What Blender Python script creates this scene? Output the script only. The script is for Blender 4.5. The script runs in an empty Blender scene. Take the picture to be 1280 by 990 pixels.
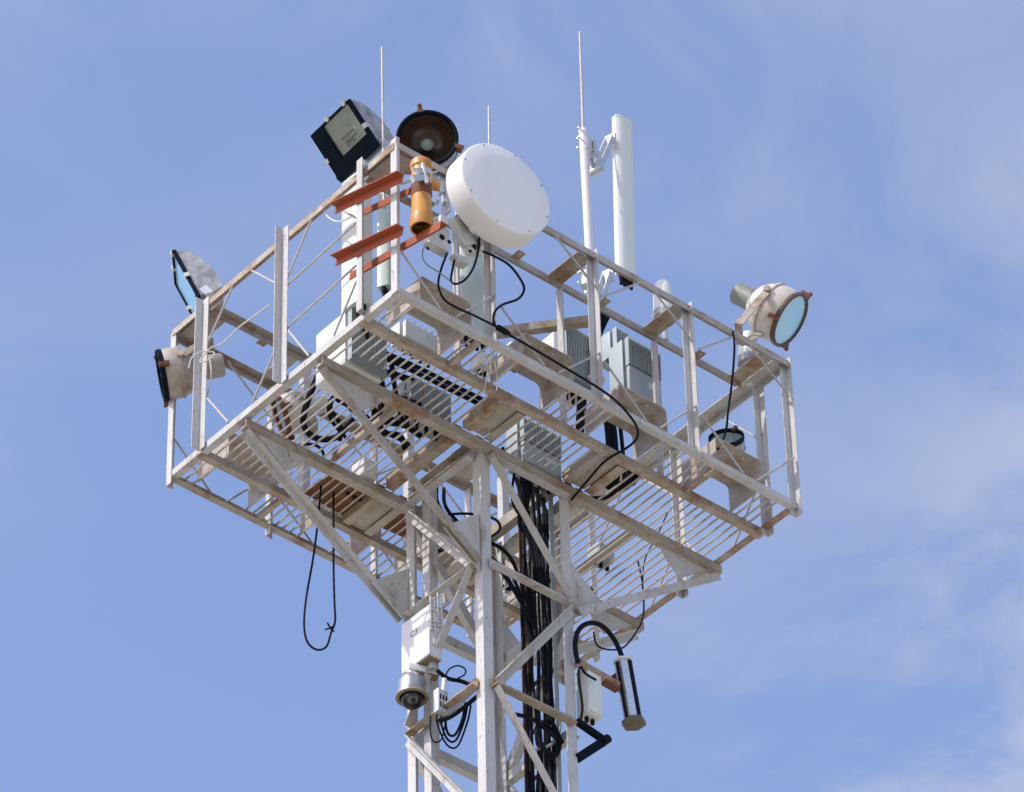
import bpy, bmesh, math, random
from mathutils import Vector, Matrix
random.seed(7)
sc = bpy.context.scene
col = sc.collection
V = Vector
Z0 = 19.112                      # height of the platform floor above the ground

# ------------------------------------------------------------------ camera
cam_d = bpy.data.cameras.new("camera")
cam = bpy.data.objects.new("camera", cam_d)
col.objects.link(cam)
CAM_LOC = V((-12.4328, -15.1619, (-17.5123) + Z0))
CAM_R = V((0.7636340, -0.6453829, -0.0185474)); CAM_U = V((-0.4087111, -0.5054369, 0.7599268)); CAM_F = V((0.4998183, 0.5727254, 0.6497440))
m = Matrix.Identity(4)
for i in range(3):
    m[i][0] = CAM_R[i]; m[i][1] = CAM_U[i]; m[i][2] = -CAM_F[i]; m[i][3] = CAM_LOC[i]
cam.matrix_world = m
cam_d.sensor_width = 36.0
cam_d.lens = 172.021
cam_d.clip_start = 0.5
cam_d.clip_end = 20000
sc.camera = cam

# ------------------------------------------------------------------ sky, sun, exposure
SUN_EL = math.radians(47)
SUN_DIR = V((-0.985, 0.17, 0)).normalized() * math.cos(SUN_EL) + V((0, 0, math.sin(SUN_EL)))
world = bpy.data.worlds.new("World"); sc.world = world
world.use_nodes = True
nt = world.node_tree; N = nt.nodes; L = nt.links
bg = N["Background"]
sky = N.new("ShaderNodeTexSky"); sky.sky_type = 'NISHITA'; sky.sun_disc = False
sky.sun_elevation = SUN_EL
sky.sun_rotation = math.atan2(SUN_DIR.x, SUN_DIR.y)
sky.altitude = 50; sky.air_density = 1.0; sky.dust_density = 1.6; sky.ozone_density = 2.0
tint = N.new("ShaderNodeMix"); tint.data_type = 'RGBA'; tint.blend_type = 'MULTIPLY'
tint.inputs[0].default_value = 1.0
tint.inputs[7].default_value = (1.0, 0.93, 0.98, 1)
L.new(sky.outputs[0], tint.inputs[6])
# thin high cloud drifting over the blue: broad patches broken up into soft streaks
tc = N.new("ShaderNodeTexCoord")
def sky_noise(scale, loc, stretch, detail, rough, dist):
    mp = N.new("ShaderNodeMapping"); mp.inputs['Scale'].default_value = stretch; mp.inputs['Location'].default_value = loc
    L.new(tc.outputs['Generated'], mp.inputs[0])
    q = N.new("ShaderNodeTexNoise"); q.inputs['Scale'].default_value = scale; q.inputs['Detail'].default_value = detail
    q.inputs['Roughness'].default_value = rough; q.inputs['Distortion'].default_value = dist
    L.new(mp.outputs[0], q.inputs['Vector']); return q
def sky_ramp(src, a, b):
    q = N.new("ShaderNodeMapRange"); q.interpolation_type = 'SMOOTHSTEP'; q.inputs['From Min'].default_value = a; q.inputs['From Max'].default_value = b
    L.new(src.outputs['Fac'], q.inputs['Value']); return q
SKY_LOC = (0.7, -2.0, -6.12)
patch = sky_ramp(sky_noise(3.4, SKY_LOC, (1, 1, 1.4), 2, 0.45, 0.35), 0.40, 0.62)
streak = sky_ramp(sky_noise(9.0, (SKY_LOC[1], SKY_LOC[0], 2.0), (1, 1, 2.2), 11, 0.60, 0.9), 0.34, 0.66)
mul = N.new("ShaderNodeMath"); mul.operation = 'MULTIPLY'
L.new(patch.outputs[0], mul.inputs[0]); L.new(streak.outputs[0], mul.inputs[1])
mul2 = N.new("ShaderNodeMath"); mul2.operation = 'MULTIPLY'; mul2.inputs[1].default_value = 0.80
L.new(mul.outputs[0], mul2.inputs[0])
mx = N.new("ShaderNodeMix"); mx.data_type = 'RGBA'
L.new(mul2.outputs[0], mx.inputs[0]); L.new(tint.outputs[2], mx.inputs[6])
mx.inputs[7].default_value = (1.95, 2.15, 2.75, 1)
L.new(mx.outputs[2], bg.inputs['Color'])
bg.inputs['Strength'].default_value = 0.15

sun_d = bpy.data.lights.new("sun", 'SUN'); sun_d.energy = 2.1; sun_d.angle = math.radians(0.53)
sun_d.color = (1.0, 0.955, 0.89)
sun = bpy.data.objects.new("sun", sun_d); col.objects.link(sun)
sun.rotation_euler = (-SUN_DIR).to_track_quat('-Z', 'Y').to_euler()
sun.location = (0, 0, 60)
sc.view_settings.view_transform = 'Standard'; sc.view_settings.look = 'None'
sc.view_settings.exposure = 0.87; sc.view_settings.gamma = 1.0
sc.cycles.max_bounces = 8; sc.cycles.transparent_max_bounces = 16

# ------------------------------------------------------------------ mesh helpers
class MB:
    """collects shapes (world coordinates) for ONE mesh object"""
    def __init__(s): s.v = []; s.f = []
    def add(s, vs, fs):
        b = len(s.v); s.v += [V(p) for p in vs]; s.f += [tuple(b + i for i in f) for f in fs]; return s
    def obox(s, c, ax, ay, az):
        c, ax, ay, az = V(c), V(ax), V(ay), V(az)
        vs = [c + i*ax + j*ay + k*az for k in (-1, 1) for j in (-1, 1) for i in (-1, 1)]
        return s.add(vs, [(0,2,3,1),(4,5,7,6),(0,1,5,4),(2,6,7,3),(0,4,6,2),(1,3,7,5)])
    def box(s, lo, hi):
        lo, hi = V(lo), V(hi); h = (hi - lo)/2
        return s.obox((lo+hi)/2, (h.x,0,0), (0,h.y,0), (0,0,h.z))
    def extrude(s, prof, p0, p1, dA, dB):
        p0, p1, dA, dB = V(p0), V(p1), V(dA), V(dB); n = len(prof)
        vs = [p + a*dA + b*dB for p in (p0, p1) for a, b in prof]
        fs = [(i, (i+1) % n, n+(i+1) % n, n+i) for i in range(n)] + [tuple(range(n-1, -1, -1)), tuple(range(n, 2*n))]
        return s.add(vs, fs)
    def angle(s, p0, p1, dA, dB, w=0.05, t=0.006, w2=None):
        """steel angle: heel on p0-p1, one flange along dA, the other along dB"""
        w2 = w2 or w
        d = (V(p1)-V(p0)).normalized(); dA = V(dA); dB = V(dB)
        dA = (dA - d*dA.dot(d)).normalized(); dB = (dB - d*dB.dot(d) - dA*dA.dot(dB)).normalized()
        return s.extrude([(0,0),(w,0),(w,t),(t,t),(t,w2),(0,w2)], p0, p1, dA, dB)
    def chan(s, p0, p1, dA, dB, w=0.06, h=0.06, t=0.006):
        """steel channel: web along dB at dA=0, flanges along dA at both ends"""
        return s.extrude([(0,0),(w,0),(w,t),(t,t),(t,h-t),(w,h-t),(w,h),(0,h)], p0, p1, V(dA), V(dB))
    def flat(s, p0, p1, dA, dB, w, t):
        d = (V(p1)-V(p0)).normalized(); dA = V(dA); dA = (dA - d*dA.dot(d)).normalized(); dB = V(dB); dB = (dB - d*dB.dot(d) - dA*dA.dot(dB)).normalized()
        return s.extrude([(-w/2,-t/2),(w/2,-t/2),(w/2,t/2),(-w/2,t/2)], p0, p1, dA, dB)
    def cyl(s, p0, p1, r, n=10, r1=None):
        return s.lathe([(r, 0), (r if r1 is None else r1, (V(p1)-V(p0)).length)], p0, V(p1)-V(p0), n)
    def lathe(s, prof, o, axis, n=24, cap0=True, cap1=True):
        o, a = V(o), V(axis).normalized()
        e = V((0,0,1)) if abs(a.z) < 0.9 else V((1,0,0))
        x = a.cross(e).normalized(); y = a.cross(x)
        k = len(prof); vs = []; fs = []
        for r, h in prof:
            for i in range(n):
                t = 2*math.pi*i/n; vs.append(o + a*h + (x*math.cos(t) + y*math.sin(t))*max(r, 1e-4))
        for j in range(k-1):
            for i in range(n):
                i2 = (i+1) % n; fs.append((j*n+i, (j+1)*n+i, (j+1)*n+i2, j*n+i2))
        if cap0: fs.append(tuple(range(n)))
        if cap1: fs.append(tuple((k-1)*n + i for i in range(n-1, -1, -1)))
        return s.add(vs, fs)
    def path(s, pts, r, n=8, smooth=5):
        pts = [V(p) for p in pts]
        if smooth > 1 and len(pts) > 2:
            q = [pts[0]*2-pts[1]] + pts + [pts[-1]*2-pts[-2]]; out = []
            for i in range(1, len(q)-2):
                a, b, c, d = q[i-1], q[i], q[i+1], q[i+2]
                for k in range(smooth):
                    t = k/smooth
                    out.append(0.5*((2*b) + (c-a)*t + (2*a-5*b+4*c-d)*t*t + (3*b-a-3*c+d)*t**3))
            out.append(pts[-1]); pts = out
        ref = V((0.31, 0.47, 0.83)); vs = []; fs = []
        for i, p in enumerate(pts):
            d = (pts[min(i+1, len(pts)-1)] - pts[max(i-1, 0)]).normalized()
            x = d.cross(ref)
            if x.length < 1e-3: x = d.cross(V((1, 0, 0)))
            x.normalize(); y = d.cross(x); ref = -y if False else ref
            for k in range(n):
                t = 2*math.pi*k/n; vs.append(p + (x*math.cos(t) + y*math.sin(t))*r)
        for i in range(len(pts)-1):
            for k in range(n):
                k2 = (k+1) % n; fs.append((i*n+k, (i+1)*n+k, (i+1)*n+k2, i*n+k2))
        fs.append(tuple(range(n))); fs.append(tuple((len(pts)-1)*n+k for k in range(n-1, -1, -1)))
        return s.add(vs, fs)
    def prism(s, poly, off):
        """flat plate: polygon in space, thickened by the vector off"""
        poly = [V(p) for p in poly]; off = V(off); n = len(poly)
        return s.add(poly + [p+off for p in poly], [tuple(range(n-1, -1, -1)), tuple(range(n, 2*n))] + [(i, (i+1) % n, n+(i+1) % n, n+i) for i in range(n)])
    def build(s, name, mat, parent=None, origin=None, smooth=True, bevel=0, kind=None):
        o0 = V(origin) if origin is not None else (V(parent.location) if parent is not None else V((0, 0, 0)))
        if parent is not None and parent.parent is not None:
            o0 = V(parent.parent.location) if origin is None else o0
        me = bpy.data.meshes.new(name)
        me.from_pydata([tuple(p - o0) for p in s.v], [], s.f)
        me.validate()
        bm = bmesh.new(); bm.from_mesh(me)
        bmesh.ops.recalc_face_normals(bm, faces=bm.faces)
        if bevel:
            bmesh.ops.bevel(bm, geom=[e for e in bm.edges if len(e.link_faces) == 2 and e.calc_face_angle(0) > 0.5], offset=bevel, segments=2, affect='EDGES', profile=0.6)
        bm.to_mesh(me); bm.free()
        if smooth:
            me.polygons.foreach_set('use_smooth', [True]*len(me.polygons)); me.set_sharp_from_angle(angle=math.radians(38))
        me.materials.append(mat)
        ob = bpy.data.objects.new(name, me); col.objects.link(ob)
        if parent is not None: ob.parent = parent
        elif origin is not None: ob.location = o0
        if kind: ob['kind'] = kind
        return ob

def thing(name, label, cat, loc, group=None):
    o = bpy.data.objects.new(name, None); o.empty_display_size = 0.1; col.objects.link(o)
    o.location = loc; o['label'] = label; o['category'] = cat
    if group: o['group'] = group
    return o
def tag(o, label, cat, group=None):
    o['label'] = label; o['category'] = cat
    if group: o['group'] = group
    return o
def P(x, y, z): return V((x, y, z + Z0))
X, Y, Z = V((1,0,0)), V((0,1,0)), V((0,0,1))

# ------------------------------------------------------------------ materials
def mat(name, base, rough=0.5, metal=0.0, dirt=None, dirt_amt=0.35, rust=0.0, scale=9.0, bump=0.0, streak=False, spec=0.4):
    """painted / bare surface with uneven grime and optional rust patches; all in world space so no two pieces repeat"""
    mt = bpy.data.materials.new(name); mt.use_nodes = True
    t = mt.node_tree; n = t.nodes; l = t.links; b = n["Principled BSDF"]
    b.inputs['Roughness'].default_value = rough; b.inputs['Metallic'].default_value = metal
    b.inputs['Specular IOR Level'].default_value = spec
    geo = n.new("ShaderNodeNewGeometry")
    mpn = n.new("ShaderNodeMapping"); l.new(geo.outputs['Position'], mpn.inputs[0])
    if streak: mpn.inputs['Scale'].default_value = (1, 1, 0.25)
    c = None
    def noise(sc_, det=6, ro=0.6, src=mpn):
        q = n.new("ShaderNodeTexNoise"); q.inputs['Scale'].default_value = sc_; q.inputs['Detail'].default_value = det; q.inputs['Roughness'].default_value = ro
        l.new(src.outputs[0], q.inputs['Vector']); return q
    def ramp(src, a, b_):
        q = n.new("ShaderNodeValToRGB"); q.color_ramp.elements[0].position = a; q.color_ramp.elements[1].position = b_
        l.new(src.outputs['Fac'], q.inputs[0]); return q
    def mix(fac, a, b_):
        q = n.new("ShaderNodeMix"); q.data_type = 'RGBA'
        if isinstance(fac, float): q.inputs[0].default_value = fac
        else: l.new(fac, q.inputs[0])
        for s_, v_ in ((6, a), (7, b_)):
            if isinstance(v_, tuple): q.inputs[s_].default_value = (*v_, 1)
            else: l.new(v_, q.inputs[s_])
        return q.outputs[2]
    cur = base
    n1 = noise(scale)
    if dirt:
        r1 = ramp(n1, 0.38, 0.75)
        ml = n.new("ShaderNodeMath"); ml.operation = 'MULTIPLY'; ml.inputs[1].default_value = dirt_amt
        l.new(r1.outputs[0], ml.inputs[0]); cur = mix(ml.outputs[0], cur, dirt)
        n3 = noise(scale*7, 4, 0.7); r3 = ramp(n3, 0.5, 0.8)
        m3 = n.new("ShaderNodeMath"); m3.operation = 'MULTIPLY'; m3.inputs[1].default_value = dirt_amt*0.6
        l.new(r3.outputs[0], m3.inputs[0]); cur = mix(m3.outputs[0], cur, dirt)
    if rust > 0:
        n2 = noise(scale*0.8, 9, 0.72); r2 = ramp(n2, 0.66 - 0.2*rust, 0.80 - 0.16*rust)
        nr = noise(scale*5, 5, 0.6); rr = n.new("ShaderNodeValToRGB")
        rr.color_ramp.elements[0].color = (0.10, 0.035, 0.012, 1); rr.color_ramp.elements[1].color = (0.36, 0.17, 0.06, 1)
        rr.color_ramp.elements[0].position = 0.3; rr.color_ramp.elements[1].position = 0.7
        l.new(nr.outputs['Fac'], rr.inputs[0])
        cur = mix(r2.outputs[0], cur, rr.outputs[0])
        n5 = noise(scale*9, 3, 0.5); r5 = ramp(n5, 0.70 - 0.06*rust, 0.74 - 0.05*rust)
        cur = mix(r5.outputs[0], cur, rr.outputs[0])
        # paint wears and rusts first along the steel's cut edges
        bv = n.new("ShaderNodeBevel"); bv.samples = 4; bv.inputs['Radius'].default_value = 0.007
        dt = n.new("ShaderNodeVectorMath"); dt.operation = 'DOT_PRODUCT'; l.new(bv.outputs[0], dt.inputs[0]); l.new(geo.outputs['Normal'], dt.inputs[1])
        em = n.new("ShaderNodeMapRange"); em.inputs['From Min'].default_value = 0.995; em.inputs['From Max'].default_value = 0.90; l.new(dt.outputs['Value'], em.inputs['Value'])
        n7 = noise(scale*1.7, 6, 0.7); r7 = ramp(n7, 0.56 - 0.14*rust, 0.66 - 0.10*rust)
        m7 = n.new("ShaderNodeMath"); m7.operation = 'MULTIPLY'; l.new(em.outputs[0], m7.inputs[0]); l.new(r7.outputs[0], m7.inputs[1])
        m8 = n.new("ShaderNodeMath"); m8.operation = 'MULTIPLY'; l.new(m7.outputs[0], m8.inputs[0]); m8.inputs[1].default_value = 0.85
        cur = mix(m8.outputs[0], cur, rr.outputs[0])
        n6 = noise(scale*2.2, 7, 0.75); r6 = ramp(n6, 0.45, 0.70)
        m6 = n.new("ShaderNodeMath"); m6.operation = 'MULTIPLY'; m6.inputs[1].default_value = 0.55*rust
        l.new(r6.outputs[0], m6.inputs[0]); cur = mix(m6.outputs[0], cur, (0.22, 0.155, 0.095))
    if isinstance(cur, tuple): b.inputs['Base Color'].default_value = (*cur, 1)
    else: l.new(cur, b.inputs['Base Color'])
    nr2 = noise(scale*3, 5, 0.6); rg = n.new("ShaderNodeMapRange"); rg.inputs['To Min'].default_value = max(0.03, rough*0.75); rg.inputs['To Max'].default_value = min(1, rough*1.3)
    l.new(nr2.outputs['Fac'], rg.inputs['Value']); l.new(rg.outputs[0], b.inputs['Roughness'])
    if bump:
        bp_ = n.new("ShaderNodeBump"); bp_.inputs['Strength'].default_value = bump; bp_.inputs['Distance'].default_value = 0.004
        l.new(noise(scale*6, 6, 0.65).outputs['Fac'], bp_.inputs['Height']); l.new(bp_.outputs[0], b.inputs['Normal'])
    return mt
def glass(name, tint_, rough=0.04):
    """thin clear pane: reflects by Fresnel, lets the rest through"""
    mt = bpy.data.materials.new(name); mt.use_nodes = True
    t = mt.node_tree; n = t.nodes; l = t.links
    for q in list(n): n.remove(q)
    out = n.new("ShaderNodeOutputMaterial"); mx_ = n.new("ShaderNodeMixShader"); tr = n.new("ShaderNodeBsdfTransparent"); gl = n.new("ShaderNodeBsdfGlossy"); fr = n.new("ShaderNodeFresnel")
    tr.inputs[0].default_value = (*tint_, 1); gl.inputs['Roughness'].default_value = rough; fr.inputs[0].default_value = 1.5
    l.new(fr.outputs[0], mx_.inputs[0]); l.new(tr.outputs[0], mx_.inputs[1]); l.new(gl.outputs[0], mx_.inputs[2]); l.new(mx_.outputs[0], out.inputs[0])
    return mt
W_DIRT = (0.36, 0.31, 0.25)
M = dict(
    paint=mat("white_steel_paint", (0.48, 0.49, 0.485), 0.5, dirt=W_DIRT, dirt_amt=0.55, rust=0.48, scale=7, bump=0.15, streak=True),
    post=mat("white_post_paint", (0.505, 0.51, 0.51), 0.45, dirt=(0.36,0.33,0.28), dirt_amt=0.40, rust=0.36, scale=9, bump=0.12, streak=True),
    beam=mat("weathered_beam_paint", (0.40, 0.375, 0.33), 0.6, dirt=(0.20, 0.15, 0.10), dirt_amt=0.7, rust=0.70, scale=6, bump=0.25),
    rusty=mat("rusty_cream_paint", (0.43, 0.40, 0.34), 0.65, dirt=(0.25, 0.16, 0.08), dirt_amt=0.85, rust=0.88, scale=7, bump=0.3),
    bars=mat("grating_paint", (0.54, 0.52, 0.47), 0.55, dirt=(0.30, 0.20, 0.12), dirt_amt=0.6, rust=0.35, scale=6),
    rod=mat("rod_paint", (0.42, 0.40, 0.39), 0.5, dirt=W_DIRT, dirt_amt=0.5, rust=0.15, scale=10),
    plate=mat("bent_plate_paint", (0.44, 0.41, 0.37), 0.55, dirt=(0.22, 0.16, 0.11), dirt_amt=0.7, rust=0.62, scale=7, bump=0.2),
    orange=mat("red_lead_primer", (0.34, 0.062, 0.012), 0.7, dirt=(0.16, 0.07, 0.04), dirt_amt=0.8, scale=10),
    pipe=mat("orange_pipe_plastic", (0.55, 0.25, 0.04), 0.42, dirt=(0.30, 0.13, 0.04), dirt_amt=0.55, scale=8),
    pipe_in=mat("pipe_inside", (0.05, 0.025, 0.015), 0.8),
    radome=mat("dish_radome", (0.74, 0.745, 0.74), 0.42, dirt=(0.52, 0.51, 0.48), dirt_amt=0.22, scale=4, streak=True),
    panel=mat("antenna_panel", (0.64, 0.67, 0.64), 0.4, dirt=(0.55, 0.56, 0.52), dirt_amt=0.25, scale=5, streak=True),
    panel2=mat("antenna_panel_green_grey", (0.47, 0.55, 0.51), 0.4, dirt=(0.45, 0.50, 0.46), dirt_amt=0.25, scale=5, streak=True),
    cast=mat("cast_alloy", (0.62, 0.62, 0.60), 0.45, metal=0.25, dirt=(0.30, 0.29, 0.26), dirt_amt=0.6, scale=14, bump=0.2),
    galv=mat("galvanised_steel", (0.60, 0.62, 0.64), 0.42, metal=0.5, dirt=(0.35, 0.36, 0.36), dirt_amt=0.5, scale=18),
    fins=mat("radio_unit_grey", (0.33, 0.38, 0.39), 0.5, dirt=(0.30, 0.33, 0.33), dirt_amt=0.35, scale=8),
    unit=mat("radio_unit_white", (0.63, 0.64, 0.63), 0.45, dirt=(0.55, 0.53, 0.48), dirt_amt=0.25, scale=6, streak=True),
    black=mat("black_rubber", (0.006, 0.008, 0.012), 0.7, spec=0.12),
    navy=mat("black_lamp_paint", (0.003, 0.008, 0.016), 0.8, dirt=(0.012, 0.014, 0.018), dirt_amt=0.4, scale=10, spec=0.08),
    bluepaint=mat("blue_lamp_paint", (0.05, 0.16, 0.36), 0.4, dirt=(0.08, 0.14, 0.22), dirt_amt=0.4, scale=10),
    alloy=mat("lamp_alloy", (0.42, 0.43, 0.44), 0.45, metal=0.15, dirt=(0.09, 0.10, 0.12), dirt_amt=0.9, scale=12, bump=0.3),
    lampwhite=mat("lamp_white_paint", (0.60, 0.56, 0.51), 0.45, dirt=(0.36, 0.27, 0.19), dirt_amt=0.55, rust=0.28, scale=7, bump=0.2),
    lampgreen=mat("lamp_grey_green_paint", (0.17, 0.19, 0.15), 0.5, dirt=(0.2, 0.2, 0.16), dirt_amt=0.4, scale=9),
    rust=mat("bare_rust", (0.17, 0.07, 0.03), 0.8, dirt=(0.08, 0.03, 0.02), dirt_amt=0.6, scale=15, bump=0.5),
    darkrim=mat("lamp_rim_dark", (0.030, 0.033, 0.030), 0.5, dirt=(0.16, 0.075, 0.035), dirt_amt=0.8, rust=0.4, scale=14),
    mirror=mat("lamp_reflector", (0.74, 0.84, 0.80), 0.22, metal=0.3, dirt=(0.40, 0.40, 0.33), dirt_amt=0.6, scale=16),
    mirror_brown=mat("lamp_reflector_tarnished", (0.030, 0.019, 0.012), 0.22, metal=0.0, dirt=(0.09, 0.05, 0.025), dirt_amt=0.5, scale=14),
    white=mat("white_plastic", (0.62, 0.62, 0.62), 0.4, dirt=(0.5, 0.48, 0.45), dirt_amt=0.15, scale=6),
    tan=mat("brown_underside", (0.22, 0.17, 0.11), 0.8, dirt=(0.25, 0.16, 0.09), dirt_amt=0.7, scale=14, bump=0.3),  # mottled dark brown for the undersides and the camera rim
    rope=mat("pale_rope", (0.55, 0.53, 0.48), 0.8),
    ink=mat("printed_ink", (0.16, 0.16, 0.17), 0.6),
    conc=mat("footing_concrete", (0.36, 0.34, 0.31), 0.85, dirt=(0.22, 0.20, 0.18), dirt_amt=0.5, scale=2, bump=0.4),
    ground=mat("dry_ground", (0.43, 0.385, 0.31), 0.9, dirt=(0.36, 0.33, 0.24), dirt_amt=0.8, scale=0.15, bump=0.5),
    pane=glass("clear_lamp_glass", (0.93, 0.97, 0.95)),
    pane_blue=glass("blue_tinted_lamp_glass", (0.62, 0.83, 0.92)),
    milk=mat("frosted_bulb_glass", (0.20, 0.26, 0.22), 0.08, dirt=(0.10,0.11,0.09), dirt_amt=0.4, scale=20),
    silver=mat("silver_camera_housing", (0.62, 0.63, 0.64), 0.28, metal=0.85, dirt=(0.35, 0.33, 0.30), dirt_amt=0.4, scale=10),
    lampgrey=mat("lamp_grey_brown_paint", (0.40, 0.37, 0.33), 0.55, dirt=(0.24, 0.19, 0.14), dirt_amt=0.7, rust=0.4, scale=9, bump=0.2),
    olive=mat("olive_cap", (0.13, 0.115, 0.075), 0.7, dirt=(0.07, 0.05, 0.03), dirt_amt=0.6, scale=14),
    frost=mat("frosted_blue_lamp_glass", (0.24, 0.49, 0.66), 0.16, dirt=(0.34, 0.50, 0.60), dirt_amt=0.4, scale=6, spec=0.6),
    dome=glass("smoked_camera_dome", (0.42, 0.44, 0.46), 0.02),
)

# ------------------------------------------------------------------ ground and footing
g = MB(); g.add([(-3000,-3000,0),(3000,-3000,0),(3000,3000,0),(-3000,3000,0)], [(0,1,2,3)])
go = g.build("ground", M['ground'], smooth=False); go['kind'] = 'structure'
ft = MB().box((0.75, 0.30, 0.004), (2.22, 1.76, 0.35)).build("concrete_footing", M['conc'], origin=(1.49, 1.03, 0), bevel=0.02)
tag(ft, "square concrete footing block under the lattice tower", "footing")
# ------------------------------------------------------------------ lattice tower
TX0, TX1, TY0, TY1 = 1.165, 1.815, 0.70, 1.35
RING = 0.82
tower = thing("lattice_tower", "white painted square lattice steel tower of angle legs and zigzag bracing", "tower", P(1.49, 1.025, -Z0 + 0.35))
rings = [-0.09] + [-0.86 - RING*k for k in range(22)]
for (x, y, dx, dy) in ((TX0,TY0,X,Y), (TX0,TY1,X,-Y), (TX1,TY0,-X,Y), (TX1,TY1,-X,-Y)):
    MB().angle(P(x,y,-18.75), P(x,y,-0.005), dx, dy, 0.067, 0.008).build("leg", M['post'], tower)
I = 0.009
for k, z in enumerate(rings):
    w = 0.06 if k else 0.065
    mt_ = M['rusty'] if k == 2 else M['paint']
    e = 0.04
    MB().angle(P(TX0+e,TY0-I,z), P(TX1-e,TY0-I,z), Z, -Y, w, 0.006, w*0.8).build("ring_bar", mt_, tower)
    MB().angle(P(TX0+e,TY1+I,z), P(TX1-e,TY1+I,z), Z, Y, w, 0.006, w*0.8).build("ring_bar", M['paint'], tower)
    MB().angle(P(TX0-I,TY0+e,z), P(TX0-I,TY1-e,z), Z, -X, w, 0.006, w*0.8).build("ring_bar", mt_, tower)
    MB().angle(P(TX1+I,TY0+e,z), P(TX1+I,TY1-e,z), Z, X, w, 0.006, w*0.8).build("ring_bar", M['paint'], tower)
for k in range(len(rings)-1):
    za, zb = rings[k]-0.01, rings[k+1]+0.05
    a, b = (TX0, TX1) if k % 2 == 0 else (TX1, TX0)
    e = 0.05
    def dg(p0, p1, out, d2):
        MB().angle(p0, p1, d2, out, 0.055, 0.006, 0.045).build("diagonal_brace", M['paint'], tower)
    sg = 1 if b > a else -1
    dg(P(a+sg*e, TY0-2*I, za), P(b-sg*e, TY0-2*I, zb), -Y, X)
    dg(P(a+sg*e, TY1+2*I, za), P(b-sg*e, TY1+2*I, zb), Y, X)
    a, b = (TY1, TY0) if k % 2 == 0 else (TY0, TY1)
    sg = 1 if b > a else -1
    dg(P(TX0-2*I, a+sg*e, za), P(TX0-2*I, b-sg*e, zb), -X, Y)
    dg(P(TX1+2*I, a+sg*e, za), P(TX1+2*I, b-sg*e, zb), X, Y)
# knee struts that carry the platform, with gusset plates
for (x, y, tx, ty) in ((0.03, 0.67, TX0, TY0), (0.03, 1.36, TX0, TY1), (2.90, 0.67, TX1, TY0), (2.90, 1.36, TX1, TY1)):
    s = 1 if tx > x else -1
    oy = -0.016 if ty == TY0 else 0.016
    p0, p1 = P(x, y+oy, -0.075), P(tx - s*0.02, ty+oy*1.5, -0.84)
    MB().angle(p0, p1, -Z, Y if ty == TY0 else -Y, 0.05, 0.007).build("knee_strut", M['beam'] if x < 1 and ty == TY0 else M['paint'], tower)
    u = (p1-p0)
    yo = y + (0.012 if ty == TY0 else -0.020)
    gp = [P(x+s*0.05, yo, -0.070), P(x+s*0.42, yo, -0.070), P(x+s*0.36, yo, -0.15), P(x+s*0.27, yo, -0.235)]
    MB().prism(gp, (0, 0.008, 0)).build("gusset_plate", M['paint'], tower)
    yo = ty + (0.012 if ty == TY0 else -0.020)
    gp = [P(tx-s*0.004, yo, -0.90), P(tx-s*0.004, yo, -0.50), P(tx-s*0.20, yo, -0.66), P(tx-s*0.26, yo, -0.72)]
    MB().prism(gp, (0, 0.008, 0)).build("gusset_plate", M['paint'], tower)
# extra upright beside the left leg
MB().angle(P(TX0+0.02, 1.175, -18.7), P(TX0+0.02, 1.175, 0.03), X, Y, 0.06, 0.006).build("service_upright", M['post'], tower)

# ------------------------------------------------------------------ platform
PX, PY, H = 2.93, 2.04, 1.1
plat = thing("service_platform", "white weathered steel service platform with railings and bar grating floor on top of the tower", "platform", P(1.465, 1.02, 0))
def pb(mb, name, mt_, **k): return mb.build(name, M[mt_], plat, **k)
# outer bottom frame
t = 0.045
pb(MB().angle(P(0,0.008,0), P(0,PY-0.008,0), X, Z, t), "bottom_rail", 'paint')
pb(MB().angle(P(PX,0.008,0), P(PX,PY-0.008,0), -X, Z, t), "bottom_rail", 'rusty')
pb(MB().angle(P(0.004,0,-0.003), P(PX-0.004,0,-0.003), Y, Z, 0.040), "bottom_rail", 'paint')
pb(MB().angle(P(0.004,PY,-0.003), P(PX-0.004,PY,-0.003), -Y, Z, t, 0.006, 0.064), "bottom_rail", 'beam')
# long floor beams
for y, zb, h, mt_ in ((0.30,-0.006,0.046,'rusty'), (0.658,-0.060,0.056,'beam'), (1.335,-0.060,0.056,'beam'), (1.735,-0.006,0.046,'beam')):
    pb(MB().chan(P(0.012,y,zb), P(PX+0.012,y,zb), Y, Z, 0.046 if h < 0.05 else 0.055, h, 0.007), "floor_beam", mt_)
# cross channels beside the tower
for x, d in ((1.0, 1), (1.21, -1), (1.735, 1), (1.945, -1)):
    for (ya, yb) in ((0.36, 0.652), (0.72, 1.327), (1.395, 1.722)):
        pb(MB().chan(P(x,ya,0.0), P(x,yb,0.0), X*d, Z, 0.055, 0.075, 0.006), "cross_beam", 'rusty' if x < 1.1 or x > 1.9 else 'beam')
for (ya, yb) in ((0.36, 0.652), (1.395, 1.722)):
    for x in (1.105, 1.84):
        pb(MB().box(P(x-0.05,ya,0.014), P(x+0.05,yb,0.020)), "cross_plate", 'beam')
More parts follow.
